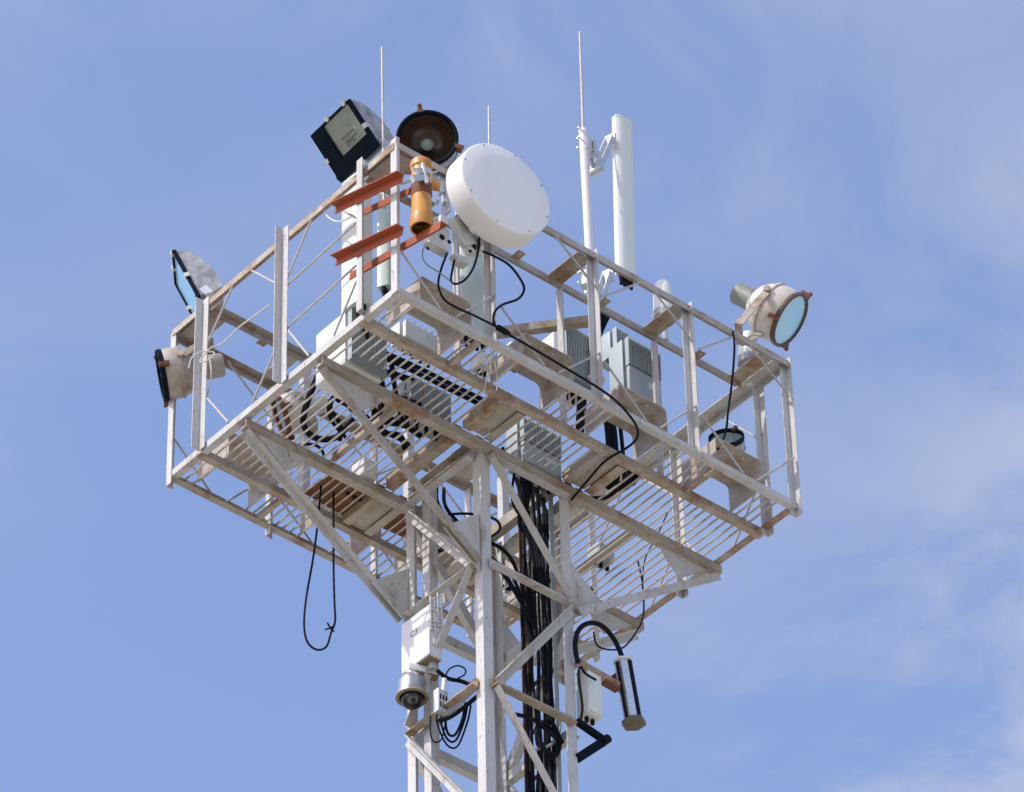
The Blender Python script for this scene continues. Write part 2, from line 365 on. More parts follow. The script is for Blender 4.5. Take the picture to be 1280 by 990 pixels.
# bent-plate mounting channels over holes in the floor edge
CH = [0.185, 0.92, 1.612, 2.342]
def mchan(x, y0, y1, z0, z1, w=0.365):
    r = 0.03; pr = []
    for k in range(5):
        a = math.pi - k*math.pi/8; pr.append((r + r*math.cos(a), z1 - z0 - r + r*math.sin(a)))
    for k in range(5):
        a = math.pi/2 - k*math.pi/8; pr.append((w - r + r*math.cos(a), z1 - z0 - r + r*math.sin(a)))
    pr = [(0, 0)] + pr + [(w, 0)]
    th = 0.007; inner = [(min(max(a, th), w-th) if b < 1e-6 else th + (w-2*th)*(a/w), b - (th if b > 1e-6 else 0)) for a, b in pr]
    prof = pr + inner[::-1]
    mb = MB()
    n = len(pr)
    for (ya, yb) in ((y0, y1),):
        vs = []
        for yy in (ya, yb):
            vs += [P(x+a, yy, z0+b) for a, b in pr] + [P(x+a, yy, z0+b) for a, b in inner]
        k = 2*n; fs = []
        for i in range(n-1):
            fs.append((i, i+1, k+i+1, k+i)); fs.append((n+i+1, n+i, k+n+i, k+n+i+1))
            fs.append((i+1, i, n+i, n+i+1)); fs.append((k+i, k+i+1, k+n+i+1, k+n+i))
        fs.append((0, k, k+n, n)); fs.append((n-1, 2*n-1, k+2*n-1, k+n-1))
        mb.add(vs, fs)
    return mb
for x in CH:
    for (y0, y1) in ((0.035, 0.318), (1.722, 2.005)):
        c = pb(mchan(x, y0, y1, 0.055, 0.248), "mounting_channel", 'plate')
        yy = y0 + 0.04 if y0 < 1 else y1 - 0.04
        for q in (0.09, 0.17, 0.25): MB().cyl(P(x+q, yy, 0.2405), P(x+q, yy, 0.236), 0.0065, 8).build("bolt_or_hole_disc", M['white'], c, origin=V(plat.location))  # white discs painted in as bright sky showing through drilled holes, not bolts
# grating bars: full width except where the tower shaft and the channel holes are
S = 0.0535; nb = int((PX-0.1)/S)
meshes = {}
def gbar(x, ya, yb):
    key = round(yb-ya, 3)
    if key not in meshes:
        q = MB().cyl(V((0,0,0)), V((0,key,0)), 0.0068, 6).build("grating_bar", M['bars'], plat, origin=V((0,0,0)))
        meshes[key] = q.data; q.location = P(x, ya, 0.0470) - V(plat.location); return
    q = bpy.data.objects.new("grating_bar", meshes[key]); col.objects.link(q); q.parent = plat
    q.location = P(x, ya, 0.0470) - V(plat.location)
for i in range(nb+1):
    x = 0.06 + i*S
    hole = any(c+0.012 < x < c+0.353 for c in CH)
    shaft = TX0-0.02 < x < TX1+0.02
    cross = 1.0 < x < 1.21 or 1.735 < x < 1.945
    if cross:
        segs = [(0.012 if not hole else 0.315, 0.345)] + [(1.735, 2.03 if not hole else 1.78)]
        segs = [s for s in segs if s[1]-s[0] > 0.1]
    else:
        a = 0.315 if hole else 0.012; b = 1.76 if hole else 2.03
        segs = [(a, 0.70), (1.345, b)] if shaft else [(a, b)]
    for ya, yb in segs: gbar(x + random.uniform(-.003, .003), ya, yb)
# railings: posts
def post(x, y, dx, dy, lo=-0.03, hi=1.13, w=0.048, mt_='post'):
    pb(MB().angle(P(x,y,lo), P(x,y,hi), X*dx, Y*dy, w, 0.005), "railing_post", mt_)
pb(MB().angle(P(-0.006,-0.006,0.0), P(-0.006,-0.006,1.14), X, Y, 0.022, 0.005, 0.052), "railing_post", 'post')
post(-0.006, PY+0.006, 1, -1, -0.05, 1.09)
post(PX+0.012, 0.03, -1, -1, -0.05, 1.13)
post(PX+0.006, PY+0.006, -1, -1, -0.05, 1.08)
for i, x in enumerate((0.70, 1.47, 2.19)):
    post(x-0.016, 0.030, -1, -1, 0.0, 1.13)
    post(x-0.02, 0.342, 1, -1, 0.07, 1.06, mt_='post')
    post(x, PY+0.006, 1, -1, -0.05, 1.05)
    post(x, 1.70, 1, 1, 0.07, 1.05)
post(-0.050, 0.290, 1, -1, 0.02, 1.14, mt_='paint')
post(-0.012, 1.0, -1, -1, 0.0, 1.15, 0.055)
post(-0.012, 1.735, -1, -1, 0.0, 1.12, 0.055)
for y in (0.26, 0.99, 1.72): post(PX+0.006, y, -1, 1 if y > 1 else -1, -0.05, 1.05)
# top rails
T = H
tr = 0.046
pb(MB().angle(P(-0.012,0.012,T), P(-0.012,PY-0.012,T), X, -Z, 0.05, 0.006, tr), "top_rail", 'rusty')
pb(MB().angle(P(PX+0.012,0.012,T), P(PX+0.012,PY-0.012,T), -X, -Z, 0.09, 0.006, tr), "top_rail", 'paint')
pb(MB().angle(P(0.0,-0.012,T-0.004), P(PX,-0.012,T-0.004), Y, -Z, 0.052, 0.006, tr), "top_rail", 'plate')
pb(MB().angle(P(0.0,PY+0.012,T-0.004), P(PX,PY+0.012,T-0.004), -Y, -Z, 0.052, 0.006, tr), "top_rail", 'beam')
pb(MB().angle(P(0.05,0.30,T-0.004), P(PX-0.09,0.30,T-0.004), Y, -Z, 0.052, 0.006, tr), "top_rail", 'beam')
pb(MB().angle(P(0.05,1.735,T-0.004), P(PX-0.09,1.735,T-0.004), -Y, -Z, 0.052, 0.006, tr), "top_rail", 'beam')
# tie plates and small drilled tabs between the doubled top rails
for x0, x1 in ((0.03, 0.17), (0.62, 0.70), (1.35, 1.46), (2.07, 2.18), (2.74, 2.838)):
    pb(MB().box(P(x0,0.042,T-0.018), P(x1,0.298,T-0.011)), "tie_plate", 'rusty' if x0 > 1 else 'plate')
    pb(MB().box(P(x0,1.738,T-0.018), P(x1,1.998,T-0.011)), "tie_plate", 'plate')
for x in (0.42, 1.08, 1.72, 2.45):
    for y in (0.235, 1.736):
        tb = pb(MB().box(P(x,y,T-0.018), P(x+0.055,y+0.062,T-0.012)), "drilled_tab", 'rusty')
        MB().cyl(P(x+0.03,y+0.02,T-0.0182), P(x+0.03,y+0.02,T-0.0195), 0.007, 8).build("bolt_or_hole_disc", M['white'], tb, origin=V(plat.location))  # white disc stands in for sky brightness through the tab's hole
# thin round bracing rods of the railings
def rod(p, q, r=0.0065): pb(MB().cyl(p, q, r, 7), "brace_rod", 'rod')
xs = [0.0, 0.70, 1.47, 2.19, 2.93]
for i in range(4):
    a, b = xs[i], xs[i+1]; mm = (a+b)/2
    for y in (-0.006, PY-0.02):
        rod(P(a+0.02,y,0.30), P(mm-0.05,y,0.03)); rod(P(b-0.01,y,0.36), P(mm+0.05,y,0.03))
        rod(P(a+0.03,y,0.80), P(mm-0.03,y,T-0.02)); rod(P(mm+0.03,y,T-0.02), P(b-0.01,y,0.82))
for (a, b) in ((0.30, 0.98), (1.0, 1.72)):
    mm = (a+b)/2
    for x in (-0.004, PX):
        rod(P(x,a+0.01,0.36), P(x,mm-0.1,0.05)); rod(P(x,b-0.01,0.40), P(x,mm+0.12,0.05))
        rod(P(x,mm+0.1,T-0.03), P(x,b,0.74)); rod(P(x,mm-0.05,T-0.03), P(x,a,0.72))
rod(P(-0.004,0.98,0.71), P(-0.004,0.30,0.75)); rod(P(-0.004,0.98,0.39), P(-0.004,0.30,0.43))

# bolts where rails meet posts
def bolts(x, y, z, n):
    for q in (-0.012, 0.014): pb(MB().cyl(P(x,y,z+q), P(x,y,z+q)+V(n)*0.007, 0.0065, 6), "bolt_or_hole_disc", 'galv')
for x in (0.70, 1.47, 2.19, 2.93):
    bolts(x-0.04, -0.014, T-0.03, (0,-1,0)); bolts(x-0.04, -0.003, 0.022, (0,-1,0))
for y in (0.27, 0.975, 1.725):
    bolts(-0.014, y, T-0.028, (-1,0,0)); bolts(-0.002, y, 0.024, (-1,0,0))
pb(MB().angle(V((0.998, 0.725, 19.812)), V((1.619, 0.247, 19.962)), Z, Y, 0.05, 0.006), "cross_bar", 'rusty')
# stiffening angles under the floor edge
for x in (0.60, 2.33):
    pb(MB().angle(P(x,0.705,-0.002), P(x,1.33,-0.002), X, Z, 0.035, 0.005), "floor_stiffener", 'beam')
    for a,b in ((0.05,0.295),(1.785,2.0)): pb(MB().angle(P(x,a,0.0), P(x,b,0.0), X, Z, 0.03, 0.005), "floor_stiffener", 'rusty')
# ------------------------------------------------------------------ lamps
def round_lamp(name, label, c, axis, r, depth, shell_mat, rim_mat, pane, tail=None, tail_mat='lampgreen', reflector='mirror', group=None, knobs=3, feet=None):
    """round floodlight: c = centre of the glass, axis = where it shines"""
    c = V(c); a = V(axis).normalized()
    o = thing(name, label, "floodlight", c - a*depth*0.6, group)
    k = r
    shell = [(k*1.0, 0), (k*1.05, -0.02), (k*1.09, -depth*0.25), (k*1.05, -depth*0.5), (k*0.93, -depth*0.70), (k*0.74, -depth*0.86), (k*0.5, -depth*0.96), (k*0.2, -depth)]
    b = MB(); b.lathe([(q, h) for q, h in shell], c, a, 32, cap0=False); b.build("lamp_shell", M[shell_mat], o)
    MB().lathe([(k*1.03, -depth*0.54), (k*1.09, -depth*0.54), (k*1.11, -depth*0.48), (k*1.05, -depth*0.48)], c, a, 32, False, False).build("seam_band", M[shell_mat], o)
    MB().lathe([(k*1.0,-0.014),(k*1.08,-0.014),(k*1.10,0.0),(k*1.085,0.014),(k*1.03,0.018),(k*0.975,0.012),(k*0.965,0.0),(k*1.0,-0.014)], c, a, 36, False, False).build("lamp_rim", M[rim_mat], o)
    MB().lathe([(k*0.95,-0.006),(k*0.86,-depth*0.28),(k*0.62,-depth*0.5),(k*0.3,-depth*0.60),(0.02,-depth*0.62)], c, a, 32, False, False).build("reflector", M[reflector], o)
    bulb = MB(); bulb.lathe([(0.012,-depth*0.6),(0.022,-depth*0.5),(0.036,-depth*0.40),(0.038,-depth*0.33),(0.024,-depth*0.26),(0.003,-depth*0.23)], c, a, 16); bulb.build("bulb", M['milk'], o)
    if pane:
        gl = MB(); gl.lathe([(k*0.975, 0.004), (k*0.6, 0.006), (0.003, 0.010)], c, a, 32, False, True); gl.build("lamp_glass", M[pane], o)
    e = a.cross(Z).normalized(); f2 = a.cross(e)
    for i in range(knobs):
        t = 2*math.pi*(i+0.35)/knobs; d = e*math.cos(t) + f2*math.sin(t)
        kb = MB(); kb.obox(c + d*k*1.14 - a*0.012, a*0.03, d*0.02, d.cross(a)*0.012); kb.cyl(c + d*k*1.12 + a*0.01, c + d*k*1.30 + a*0.012, 0.006, 7); kb.cyl(c + d*k*1.26 + a*0.012, c + d*k*1.33 + a*0.012, 0.013, 8)
        kb.build("latch", M['rust'], o)
    if tail:
        tl, trr = tail
        tb = MB(); tb.lathe([(trr*1.25, -depth*0.93), (trr, -depth*1.02), (trr, -depth-tl), (trr*0.86, -depth-tl-0.015), (0.01, -depth-tl-0.018)], c, a, 22)
        tb.build("lamp_tail", M[tail_mat], o)
    if feet:
        y = MB()
        side = e
        for s in (-1, 1):
            hub = c - a*depth*0.55 + side*s*k*1.02
            y.flat(hub, V(feet) + side*s*k*0.55, side, a, 0.008, 0.05)
            y.cyl(hub - side*s*0.01, hub + side*s*0.03, 0.022, 10)
        y.flat(V(feet) - side*k*0.55, V(feet) + side*k*0.55, a, Z, 0.05, 0.008)
        y.build("yoke", M['rusty'], o)
    return o
G_ROUND = "round floodlights on the railings"
round_lamp("round_floodlight", "round cream floodlight with rusty latches and blue glass at the right railing end", V((3.052, 0.080, 20.658)), V((0.537, -0.555, -0.633)), 0.160, 0.27, 'lampwhite', 'darkrim', 'frost', (0.11, 0.068), group=G_ROUND, feet=V((2.582, 0.030, 20.248)))
round_lamp("round_floodlight", "open round black-rimmed floodlight with a dark brown bowl at the highest corner", V((0.262, 0.050, 20.436)), V((-0.606, -0.741, -0.266)), 0.160, 0.22, 'alloy', 'navy', None, (0.1, 0.06), reflector='mirror_brown', group=G_ROUND, feet=V((0.303, 0.200, 20.313)))
round_lamp("round_floodlight", "round weathered floodlight seen from behind outside the lowest left corner post", V((-0.090, 2.000, 19.808)), V((-0.736, 0.637, -0.196)), 0.138, 0.21, 'lampgrey', 'navy', 'pane_blue', (0.13, 0.07), tail_mat='lampgrey', group=G_ROUND, feet=V((0.164, 1.900, 20.085)))
round_lamp("round_floodlight", "round rust-stained floodlight standing above the bar grating, half hidden behind it", V((0.620, 1.806, 19.755)), V((-0.672, 0.532, -0.337)), 0.115, 0.19, 'lampwhite', 'rust', 'pane', (0.08, 0.05), tail_mat='lampwhite', group=G_ROUND, feet=V((0.780, 1.712, 19.688)))
round_lamp("small_round_floodlight", "small dark round floodlight sitting on the mounting plate nearest the right corner", V((2.593, 0.200, 19.579)), V((-0.558, -0.515, 0.344)), 0.095, 0.14, 'alloy', 'black', 'pane', group=None, knobs=2)

def square_lamp(name, label, T, e1, e2, n, body, frame_mat, pane, body_mat, group, gl=(0.06, 0.72, 0.035, 0.68)):
    """square floodlight: T = top corner of the frame, e1/e2 = frame edges, n = outward normal"""
    T, e1, e2, n = V(T), V(e1), V(e2), V(n).normalized()
    c = T + e1/2 + e2/2
    o = thing(name, label, "floodlight", c - n*body*0.5 + e2*0.3, group)
    a0, a1, b0, b1 = gl
    f = MB(); u, w = e1.normalized(), e2.normalized(); L1, L2 = e1.length, e2.length
    def fr(x0, x1, y0, y1): f.obox(T + u*(x0+x1)/2*L1 + w*(y0+y1)/2*L2 - n*0.012, u*(x1-x0)/2*L1, w*(y1-y0)/2*L2, n*0.012)
    fr(0, 1, 0, b0); fr(0, 1, b1, 1); fr(0, a0, b0, b1); fr(a1, 1, b0, b1)
    f.build("lamp_frame", M[frame_mat], o, smooth=False)
    MB().obox(T + u*(a0+a1)/2*L1 + w*(b0+b1)/2*L2 - n*0.014, u*(a1-a0)/2*L1, w*(b1-b0)/2*L2, n*0.003).build("lamp_glass", M[pane], o, smooth=False)
    # ribbed reflector: a four-sided funnel
    q = [T + u*x*L1 + w*y*L2 - n*0.02 for x, y in ((a0,b0),(a1,b0),(a1,b1),(a0,b1))]
    m_ = T + u*(a0*.4+a1*.6)*L1 + w*(b0*.35+b1*.65)*L2 - n*body*0.62
    z = [m_ + (p - m_)*0.28 - n*0.01 for p in q]
    MB().add(q + z, [(0,1,5,4),(1,2,6,5),(2,3,7,6),(3,0,4,7),(4,5,6,7)]).build("reflector", M['mirror'], o, smooth=False)
    MB().cyl(m_ + n*0.05 - u*0.04, m_ + n*0.05 + u*0.05, 0.022, 12).build("bulb", M['pane'], o)
    hc = m_ + u*L1*(a1-a0)*0.10 + w*L2*(b1-b0)*0.20 + n*0.03
    MB().lathe([(0.030,0.0),(0.034,0.012),(0.030,0.02),(0.022,0.018),(0.020,0.004)], hc, n, 18, False, False).build("lamp_holder", M['darkrim'], o)
    # curved body behind the frame
    prof = [(0.02, 0.0), (0.03, 0.20), (0.12, 0.48), (0.30, 0.74), (0.52, 0.93), (0.74, 1.0), (0.93, 0.95), (0.98, 0.6), (0.98, 0.0)]
    k = len(prof); vs = []
    for s_ in (0.03, 0.97):
        vs += [T + u*s_*L1 + w*y*L2 - n*(0.026 + d*body) for y, d in prof]
    MB().add(vs, [(i, i+1, k+i+1, k+i) for i in range(k-1)] + [tuple(range(k-1, -1, -1)), tuple(range(k, 2*k))]).build("lamp_body", M[body_mat], o)
    for x, y in ((0.12, -0.01), (0.55, -0.01), (0.99, 0.55), (0.01, 0.55), (0.4, 1.01)):
        MB().obox(T + u*x*L1 + w*y*L2 - n*0.01, u*0.012, w*0.014, n*0.016).build("clip", M['cast'], o, smooth=False)
    hub = T + u*0.985*L1 + w*0.86*L2 - n*body*0.4
    h = MB(); h.cyl(hub, hub + u*0.035, 0.03, 14); h.cyl(hub + u*0.03, hub + u*0.05, 0.018, 8)
    h.build("pivot_knob", M['black'], o)
    b = MB(); base = c + w*L2*0.52 - n*body*0.5
    b.flat(hub + u*0.012, base + u*L1*0.5, u, n, 0.006, 0.05)
    b.flat(hub - u*L1*0.97, base - u*L1*0.5, u, n, 0.006, 0.05)
    b.flat(base - u*L1*0.53, base + u*L1*0.53, w, n, 0.006, 0.05)
    b.build("yoke", M['galv'], o)
    return o
G_SQ = "square floodlights on the left railing"
T1 = V((-0.009, 0.420, 20.851))
square_lamp("square_floodlight", "square black floodlight with clear glass tilted down from the highest railing corner", T1, V((0.02,0.37,0.0)), V((0.222,0,-0.235)), V((-.235,0,-.222)), 0.17, 'navy', 'pane', 'alloy', G_SQ)
T2 = V((-0.093, 1.950, 20.730))
e1b = V((0.206,0.225,0.0))*0.0 + V((-0.155,-0.185,0))*-1
square_lamp("square_floodlight", "square pale grey floodlight with blue-tinted glass facing away above the lower left railing", T2 , V((0.19,0.225,0.0)), V((0.115,-0.10,-0.36)), V((-.70,.60,-.35)), 0.15, 'navy', 'frost', 'alloy', G_SQ, gl=(0.03, 0.97, 0.025, 0.94))

# ------------------------------------------------------------------ dish with its radio and mount
dc = V((0.560, -0.270, 20.001)); dn = V((-0.07, -1, 0.0)).normalized()
dish = thing("microwave_dish", "large white round microwave dish antenna with a flat drum cover", "dish antenna", dc - dn*0.14)
MB().lathe([(0.296, -0.002), (0.302, -0.006), (0.304, -0.012), (0.304, -0.150), (0.296, -0.158), (0.25, -0.19), (0.14, -0.225), (0.07, -0.235)], dc, dn, 72, False, True).build("drum", M['radome'], dish)
MB().lathe([(0.2985, -0.0025), (0.294, 0.0), (0.15, 0.0015), (0.002, 0.002)], dc, dn, 72, False, True).build("radome_cover", M['radome'], dish)
e = dn.cross(Z).normalized(); 
for i in range(8):
    t_ = 2*math.pi*(i+0.3)/8; d = e*math.cos(t_) + Z*math.sin(t_)
    MB().cyl(dc + d*0.287 + dn*0.001, dc + d*0.287 + dn*0.0035, 0.0038, 8).build("cover_screw", M['black'], dish)
ru = thing("dish_radio_unit", "pale cast radio unit and tilting mount bolted behind the white dish", "radio unit", V((0.431, -0.020, 19.776)))
def pc(mb, name, mt_, **k): return mb.build(name, M[mt_], ru, **k)
hb = V((0.512, -0.030, 19.984))
pc(MB().cyl(hb + V((-.06,-.03,-.02)), hb + V((0.04,0.02,0.0)), 0.07, 20), "hub", 'cast')
pc(MB().obox(V((0.259, -0.020, 19.629)), (0.075,0,0), (0,0.03,0), (0,0,0.085)), "radio_case", 'cast', bevel=0.012)
for p, s in ((V((0.275, -0.055, 19.626)),.018),(V((0.326, -0.055, 19.620)),.012),(V((0.172, -0.055, 19.484)),.010)): pc(MB().cyl(p, p + V((0,0.006,0)), s, 12), "port", 'black')
pc(MB().obox(V((0.417, -0.050, 19.747)), V((0.045,0.0,0.03)), V((0,0.018,0)), V((-0.05,0,0.075))), "tilt_arm", 'cast', bevel=0.008)
pc(MB().obox(V((0.415, -0.020, 19.851)), V((0.016,0,0)), V((0,0.03,0)), V((0.03,0,0.045))), "clamp_jaw", 'unit', bevel=0.006)
pc(MB().obox(V((0.281, -0.050, 19.745)), V((0.03,0,0.0)), V((0,0.02,0)), V((0,0,0.03))), "clamp_jaw", 'unit', bevel=0.012)
pc(MB().obox(V((0.496, -0.030, 19.705)), V((0.05,0,0.025)), V((0,0.022,0)), V((-0.03,0,0.055))), "polariser_block", 'cast', bevel=0.010)
pc(MB().cyl(V((0.497, -0.056, 19.676)), V((0.502, -0.050, 19.683)), 0.017, 14), "port", 'black')
pc(MB().cyl(V((0.473, -0.056, 19.632)), V((0.478, -0.050, 19.640)), 0.009, 10), "port", 'black')
pc(MB().obox(V((0.428, -0.020, 19.555)), V((0.045,0,0.01)), V((0,0.03,0)), V((0,0,0.025))), "pole_clamp", 'cast', bevel=0.008)
for p in (V((0.220, -0.075, 19.722)),V((0.318, -0.075, 19.839)),V((0.500, -0.075, 19.753)),V((0.353, -0.075, 19.527)),V((0.419, -0.075, 19.694))):
    pc(MB().cyl(p, p + V((0,0.05,0)), 0.011, 6), "bolt", 'galv')
pl = MB(); pl.obox(V((0.373, 0.030, 20.061)), (0.012,0,0), (0,0.02,0), (0,0,0.14)); pl.obox(V((0.311, 0.030, 20.133)), (0.05,0,0), (0,0.012,0), (0,0,0.07))
pc(pl, "back_plate", 'galv')
for p in (V((0.298, 0.000, 20.121)),V((0.320, 0.000, 20.038)),V((0.342, 0.000, 19.978)),V((0.373, 0.000, 20.129)),V((0.296, 0.000, 19.963)),V((0.395, 0.000, 20.070))):
    pc(MB().cyl(p, p + V((0.02,0.04,0)), 0.010, 6), "bolt", 'galv')

# ------------------------------------------------------------------ orange pipe and red steel clamps
pt = V((0.042, -0.160, 19.950))
pp = thing("orange_pipe", "short upright orange plastic pipe with flared collars clamped beside the dish", "pipe", pt - Z*0.45)
pz = pt - Z*0.0
MB().lathe([(0.044,-0.40),(0.056,-0.44),(0.060,-0.465),(0.062,-0.475),(0.062,-0.385),(0.055,-0.375),(0.055,-0.04),(0.062,-0.035),(0.064,-0.01),(0.060,0.01),(0.05,0.018),(0.02,0.02)][4:], pz, Z, 28, False, True).build("pipe_tube", M['pipe'], pp)
MB().lathe([(0.062,-0.385),(0.064,-0.40),(0.0655,-0.47),(0.063,-0.475),(0.055,-0.474),(0.054,-0.40)], pz, Z, 28, False, False).build("collar", M['pipe'], pp)
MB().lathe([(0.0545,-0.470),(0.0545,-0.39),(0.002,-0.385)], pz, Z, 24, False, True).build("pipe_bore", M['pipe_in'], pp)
MB().lathe([(0.0565,-0.245),(0.058,-0.24),(0.058,-0.16),(0.0565,-0.155)], pz, Z, 24, False, False).build("clamp_band", M['rust'], pp)
MB().cyl(pz + V((0.03,0.0,-0.09)), pz + V((0.12,0.02,-0.075)), 0.03, 14).build("side_stub", M['pipe'], pp)
cl = MB(); cl.obox(pz + V((-0.055,-0.05,-0.17)), V((0.05,0.0,0.035)), V((0,0.014,0)), V((-0.01,0,0.016))); cl.obox(pz + V((-0.035,-0.055,-0.11)), V((0.045,0,0.03)), V((0,0.012,0)), V((-0.01,0,0.014)))
cl.cyl(pz + V((-0.11,-0.05,-0.13)), pz + V((0.02,-0.07,-0.10)), 0.008, 7); cl.cyl(pz + V((-0.04,-0.06,-0.06)), pz + V((-0.02,-0.07,-0.2)), 0.012, 7)
cl.build("pipe_clamp", M['galv'], pp)
G_OR = "red primed clamp bars across the corner posts"
def redbar(label, p0, p1, dA, dB, w=0.052):
    p0, p1 = V(p0), V(p1)
    o = MB().angle(p0, p1, dA, dB, w, 0.007, w).build("clamp_bar", M['orange'], origin=(p0+p1)/2)
    return tag(o, label, "steel bar", G_OR)
redbar("upper outer red primed angle bar bolted across the two posts at the highest corner", V((-0.055, 0.458, 20.028)), V((-0.055, -0.129, 19.844)), -Z, -X)
redbar("upper inner red primed bar behind the corner posts with a pale sunlit face", V((0.050, 0.369, 20.001)), V((0.050, -0.049, 19.868)), -Z, X, 0.045)
redbar("lower outer red primed angle bar bolted across the two corner posts", V((-0.055, 0.448, 19.633)), V((-0.055, -0.126, 19.455)), -Z, -X)
redbar("long lower inner red primed bar reaching out past the corner to the dish mount", V((0.050, 0.467, 19.605)), V((0.050, -0.311, 19.432)), -Z, X, 0.05)

# ------------------------------------------------------------------ panel antennas and masts
def panel(name, label, base, h, w, d, rot, mt_, group="panel antennas on the platform"):
    base = V(base); ca, sa = math.cos(rot), math.sin(rot); ux = V((ca, sa, 0)); uy = V((-sa, ca, 0))
    o = thing(name, label, "panel antenna", base, group)
    pr = [(-w/2, d*0.9), (-w/2, d*0.25), (-w*0.40, d*0.08), (-w*0.28, 0.0), (-w*0.1, -d*0.03), (w*0.1, -d*0.03), (w*0.28, 0.0), (w*0.40, d*0.08), (w/2, d*0.25), (w/2, d*0.9)]
    MB().extrude(pr, base + Z*0.012, base + Z*(h-0.012), ux, uy).build("radome", M[mt_], o)
    pr2 = [(x*1.04, y*1.02 - 0.002) for x, y in pr]
    MB().extrude(pr2, base + Z*(h-0.0119), base + Z*h, ux, uy).build("end_cap", M[mt_], o)
    MB().extrude(pr2, base, base + Z*0.0119, ux, uy).build("end_cap", M[mt_], o)
    for k in (-.3, -.1, .1, .3):
        p = base + ux*w*k + uy*d*0.5
        c_ = MB(); c_.cyl(p, p - Z*0.035, 0.013, 10); c_.cyl(p - Z*0.035, p - Z*0.075, 0.010, 8)
        c_.build("cable_connector", M['black'], o)
    return o, ux, uy
pa, ux, uy = panel("panel_antenna", "tall white panel antenna on the right-hand mast rising above everything else", V((2.079, 0.400, 20.689)), 1.285, 0.125, 0.060, math.radians(-4), 'panel')
pa.rotation_euler = (0, 0.022, 0)
def tiltmount(mast, ant, z):
    mast = V(mast); ant = V(ant)
    b = MB(); d = (ant - mast); d.z = 0; d.normalize(); s = d.cross(Z)
    b.cyl(mast - Z*0.05, mast + Z*0.05, 0.036, 14)
    for q in (-0.035, 0.04):
        b.cyl(mast - d*0.12 + Z*q + s*0.03, mast + d*0.08 + Z*q + s*0.03, 0.0045, 7); b.cyl(mast - d*0.05 + Z*q - s*0.03, mast + d*0.08 + Z*q - s*0.03, 0.0045, 7)
    b.obox(mast + d*0.045, d*0.012, s*0.04, Z*0.055)
    b.build("mast_clamp", M['galv'], pa)
    a_ = MB()
    k0 = mast + d*0.10 - Z*0.13; 
    for q in (-0.022, 0.022):
        a_.flat(mast + d*0.085 + Z*0.02 + s*q, k0 + s*q, s, d, 0.005, 0.04)
        a_.flat(k0 + s*q*1.2, ant - d*0.05 + Z*0.02 + s*q*1.2, s, d, 0.005, 0.036)
    a_.cyl(k0 - s*0.045, k0 + s*0.045, 0.024, 12)
    a_.obox(ant - d*0.045, d*0.008, s*0.035, Z*0.05)
    a_.build("tilt_arm", M['galv'], pa)
mast_b = V((1.759, 0.370, 19.893)); mast_b.z = Z0 + 0.55
mast_t = V((1.732, 0.370, 21.599))
mo = thing("antenna_mast", "white round steel mast pole carrying the tall right-hand panel antenna", "mast", mast_b)
MB().cyl(mast_b, mast_t, 0.027, 18).build("pole", M['white'], mo)
MB().lathe([(0.05,0),(0.05,0.012),(0.034,0.016),(0.034,0.07),(0.03,0.075)], mast_b + Z*0.02, Z, 16).build("base_flange", M['white'], mo)
MB().lathe([(0.029,0),(0.029,0.02),(0.02,0.035),(0.004,0.04)], mast_t - Z*0.005, Z, 16).build("cap", M['white'], mo)
tiltmount(mast_t - Z*0.10, V((2.025, 0.440, 21.734)), 0)
tiltmount(V((1.724, 0.370, 20.412)), V((1.983, 0.440, 20.607)), 0)
panel("panel_antenna", "broad pale green-grey panel antenna standing behind the dish", V((1.014, 0.520, 19.717)), 0.98, 0.185, 0.09, math.radians(-8), 'panel2')
panel("panel_antenna", "white panel antenna facing left behind the corner posts and red bars", V((0.146, 0.600, 19.492)), 0.97, 0.19, 0.10, math.radians(-90), 'panel')
panel("panel_antenna", "narrow pale blue-grey panel antenna seen edge-on between the two corner posts", V((0.541, 0.700, 19.926)), 0.80, 0.085, 0.085, math.radians(25), 'panel2')
G_ROD = "thin lightning rods at the top"
def rodthing(label, p0, p1, r=0.0085):
    p0, p1 = V(p0), V(p1)
    o = MB(); o.cyl(p0, p0 + (p1-p0)*0.985, r, 8, r*0.8); o.cyl(p0 + (p1-p0)*0.985, p1, r*0.8, 8, 0.001)
    return tag(o.build("lightning_rod", M['rod'], origin=p0), label, "lightning rod", G_ROD)
rodthing("tallest lightning rod standing on top of the white antenna mast", mast_t + Z*0.03, V((1.735, 0.370, 22.453)))
rodthing("slender lightning rod rising between the square black floodlight and the round black one", V((0.235, 0.400, 20.143)), V((0.222, 0.400, 21.405)))
rodthing("short lightning rod tip showing just above the white dish", V((0.953, 0.330, 20.265)), V((0.963, 0.330, 21.331)))

# white domed caps
def cap(label, base, h):
    base = V(base); o = thing("domed_cap", label, "cap", base, "white domed caps behind the railing")
    MB().lathe([(0.062,0),(0.064,0.02),(0.058,h*0.5),(0.052,h*0.75),(0.042,h*0.92),(0.022,h),(0.004,h+0.004)], base, Z, 32).build("dome", M['panel'], o)
    MB().lathe([(0.068,-0.05),(0.068,0.0),(0.05,0.004)], base, Z, 18, True, False).build("socket", M['alloy'], o)
    MB().cyl(base - Z*0.05, V((base.x, base.y, Z0+1.09)), 0.02, 10).build("stem", M['galv'], o)
cap("white domed cap sticking up behind the railing right of the tall panel antenna", V((2.247, 0.300, 20.409)), 0.25)
cap("white domed cap tucked behind the round cream floodlight at the right corner", V((2.895, 0.280, 20.404)), 0.20)
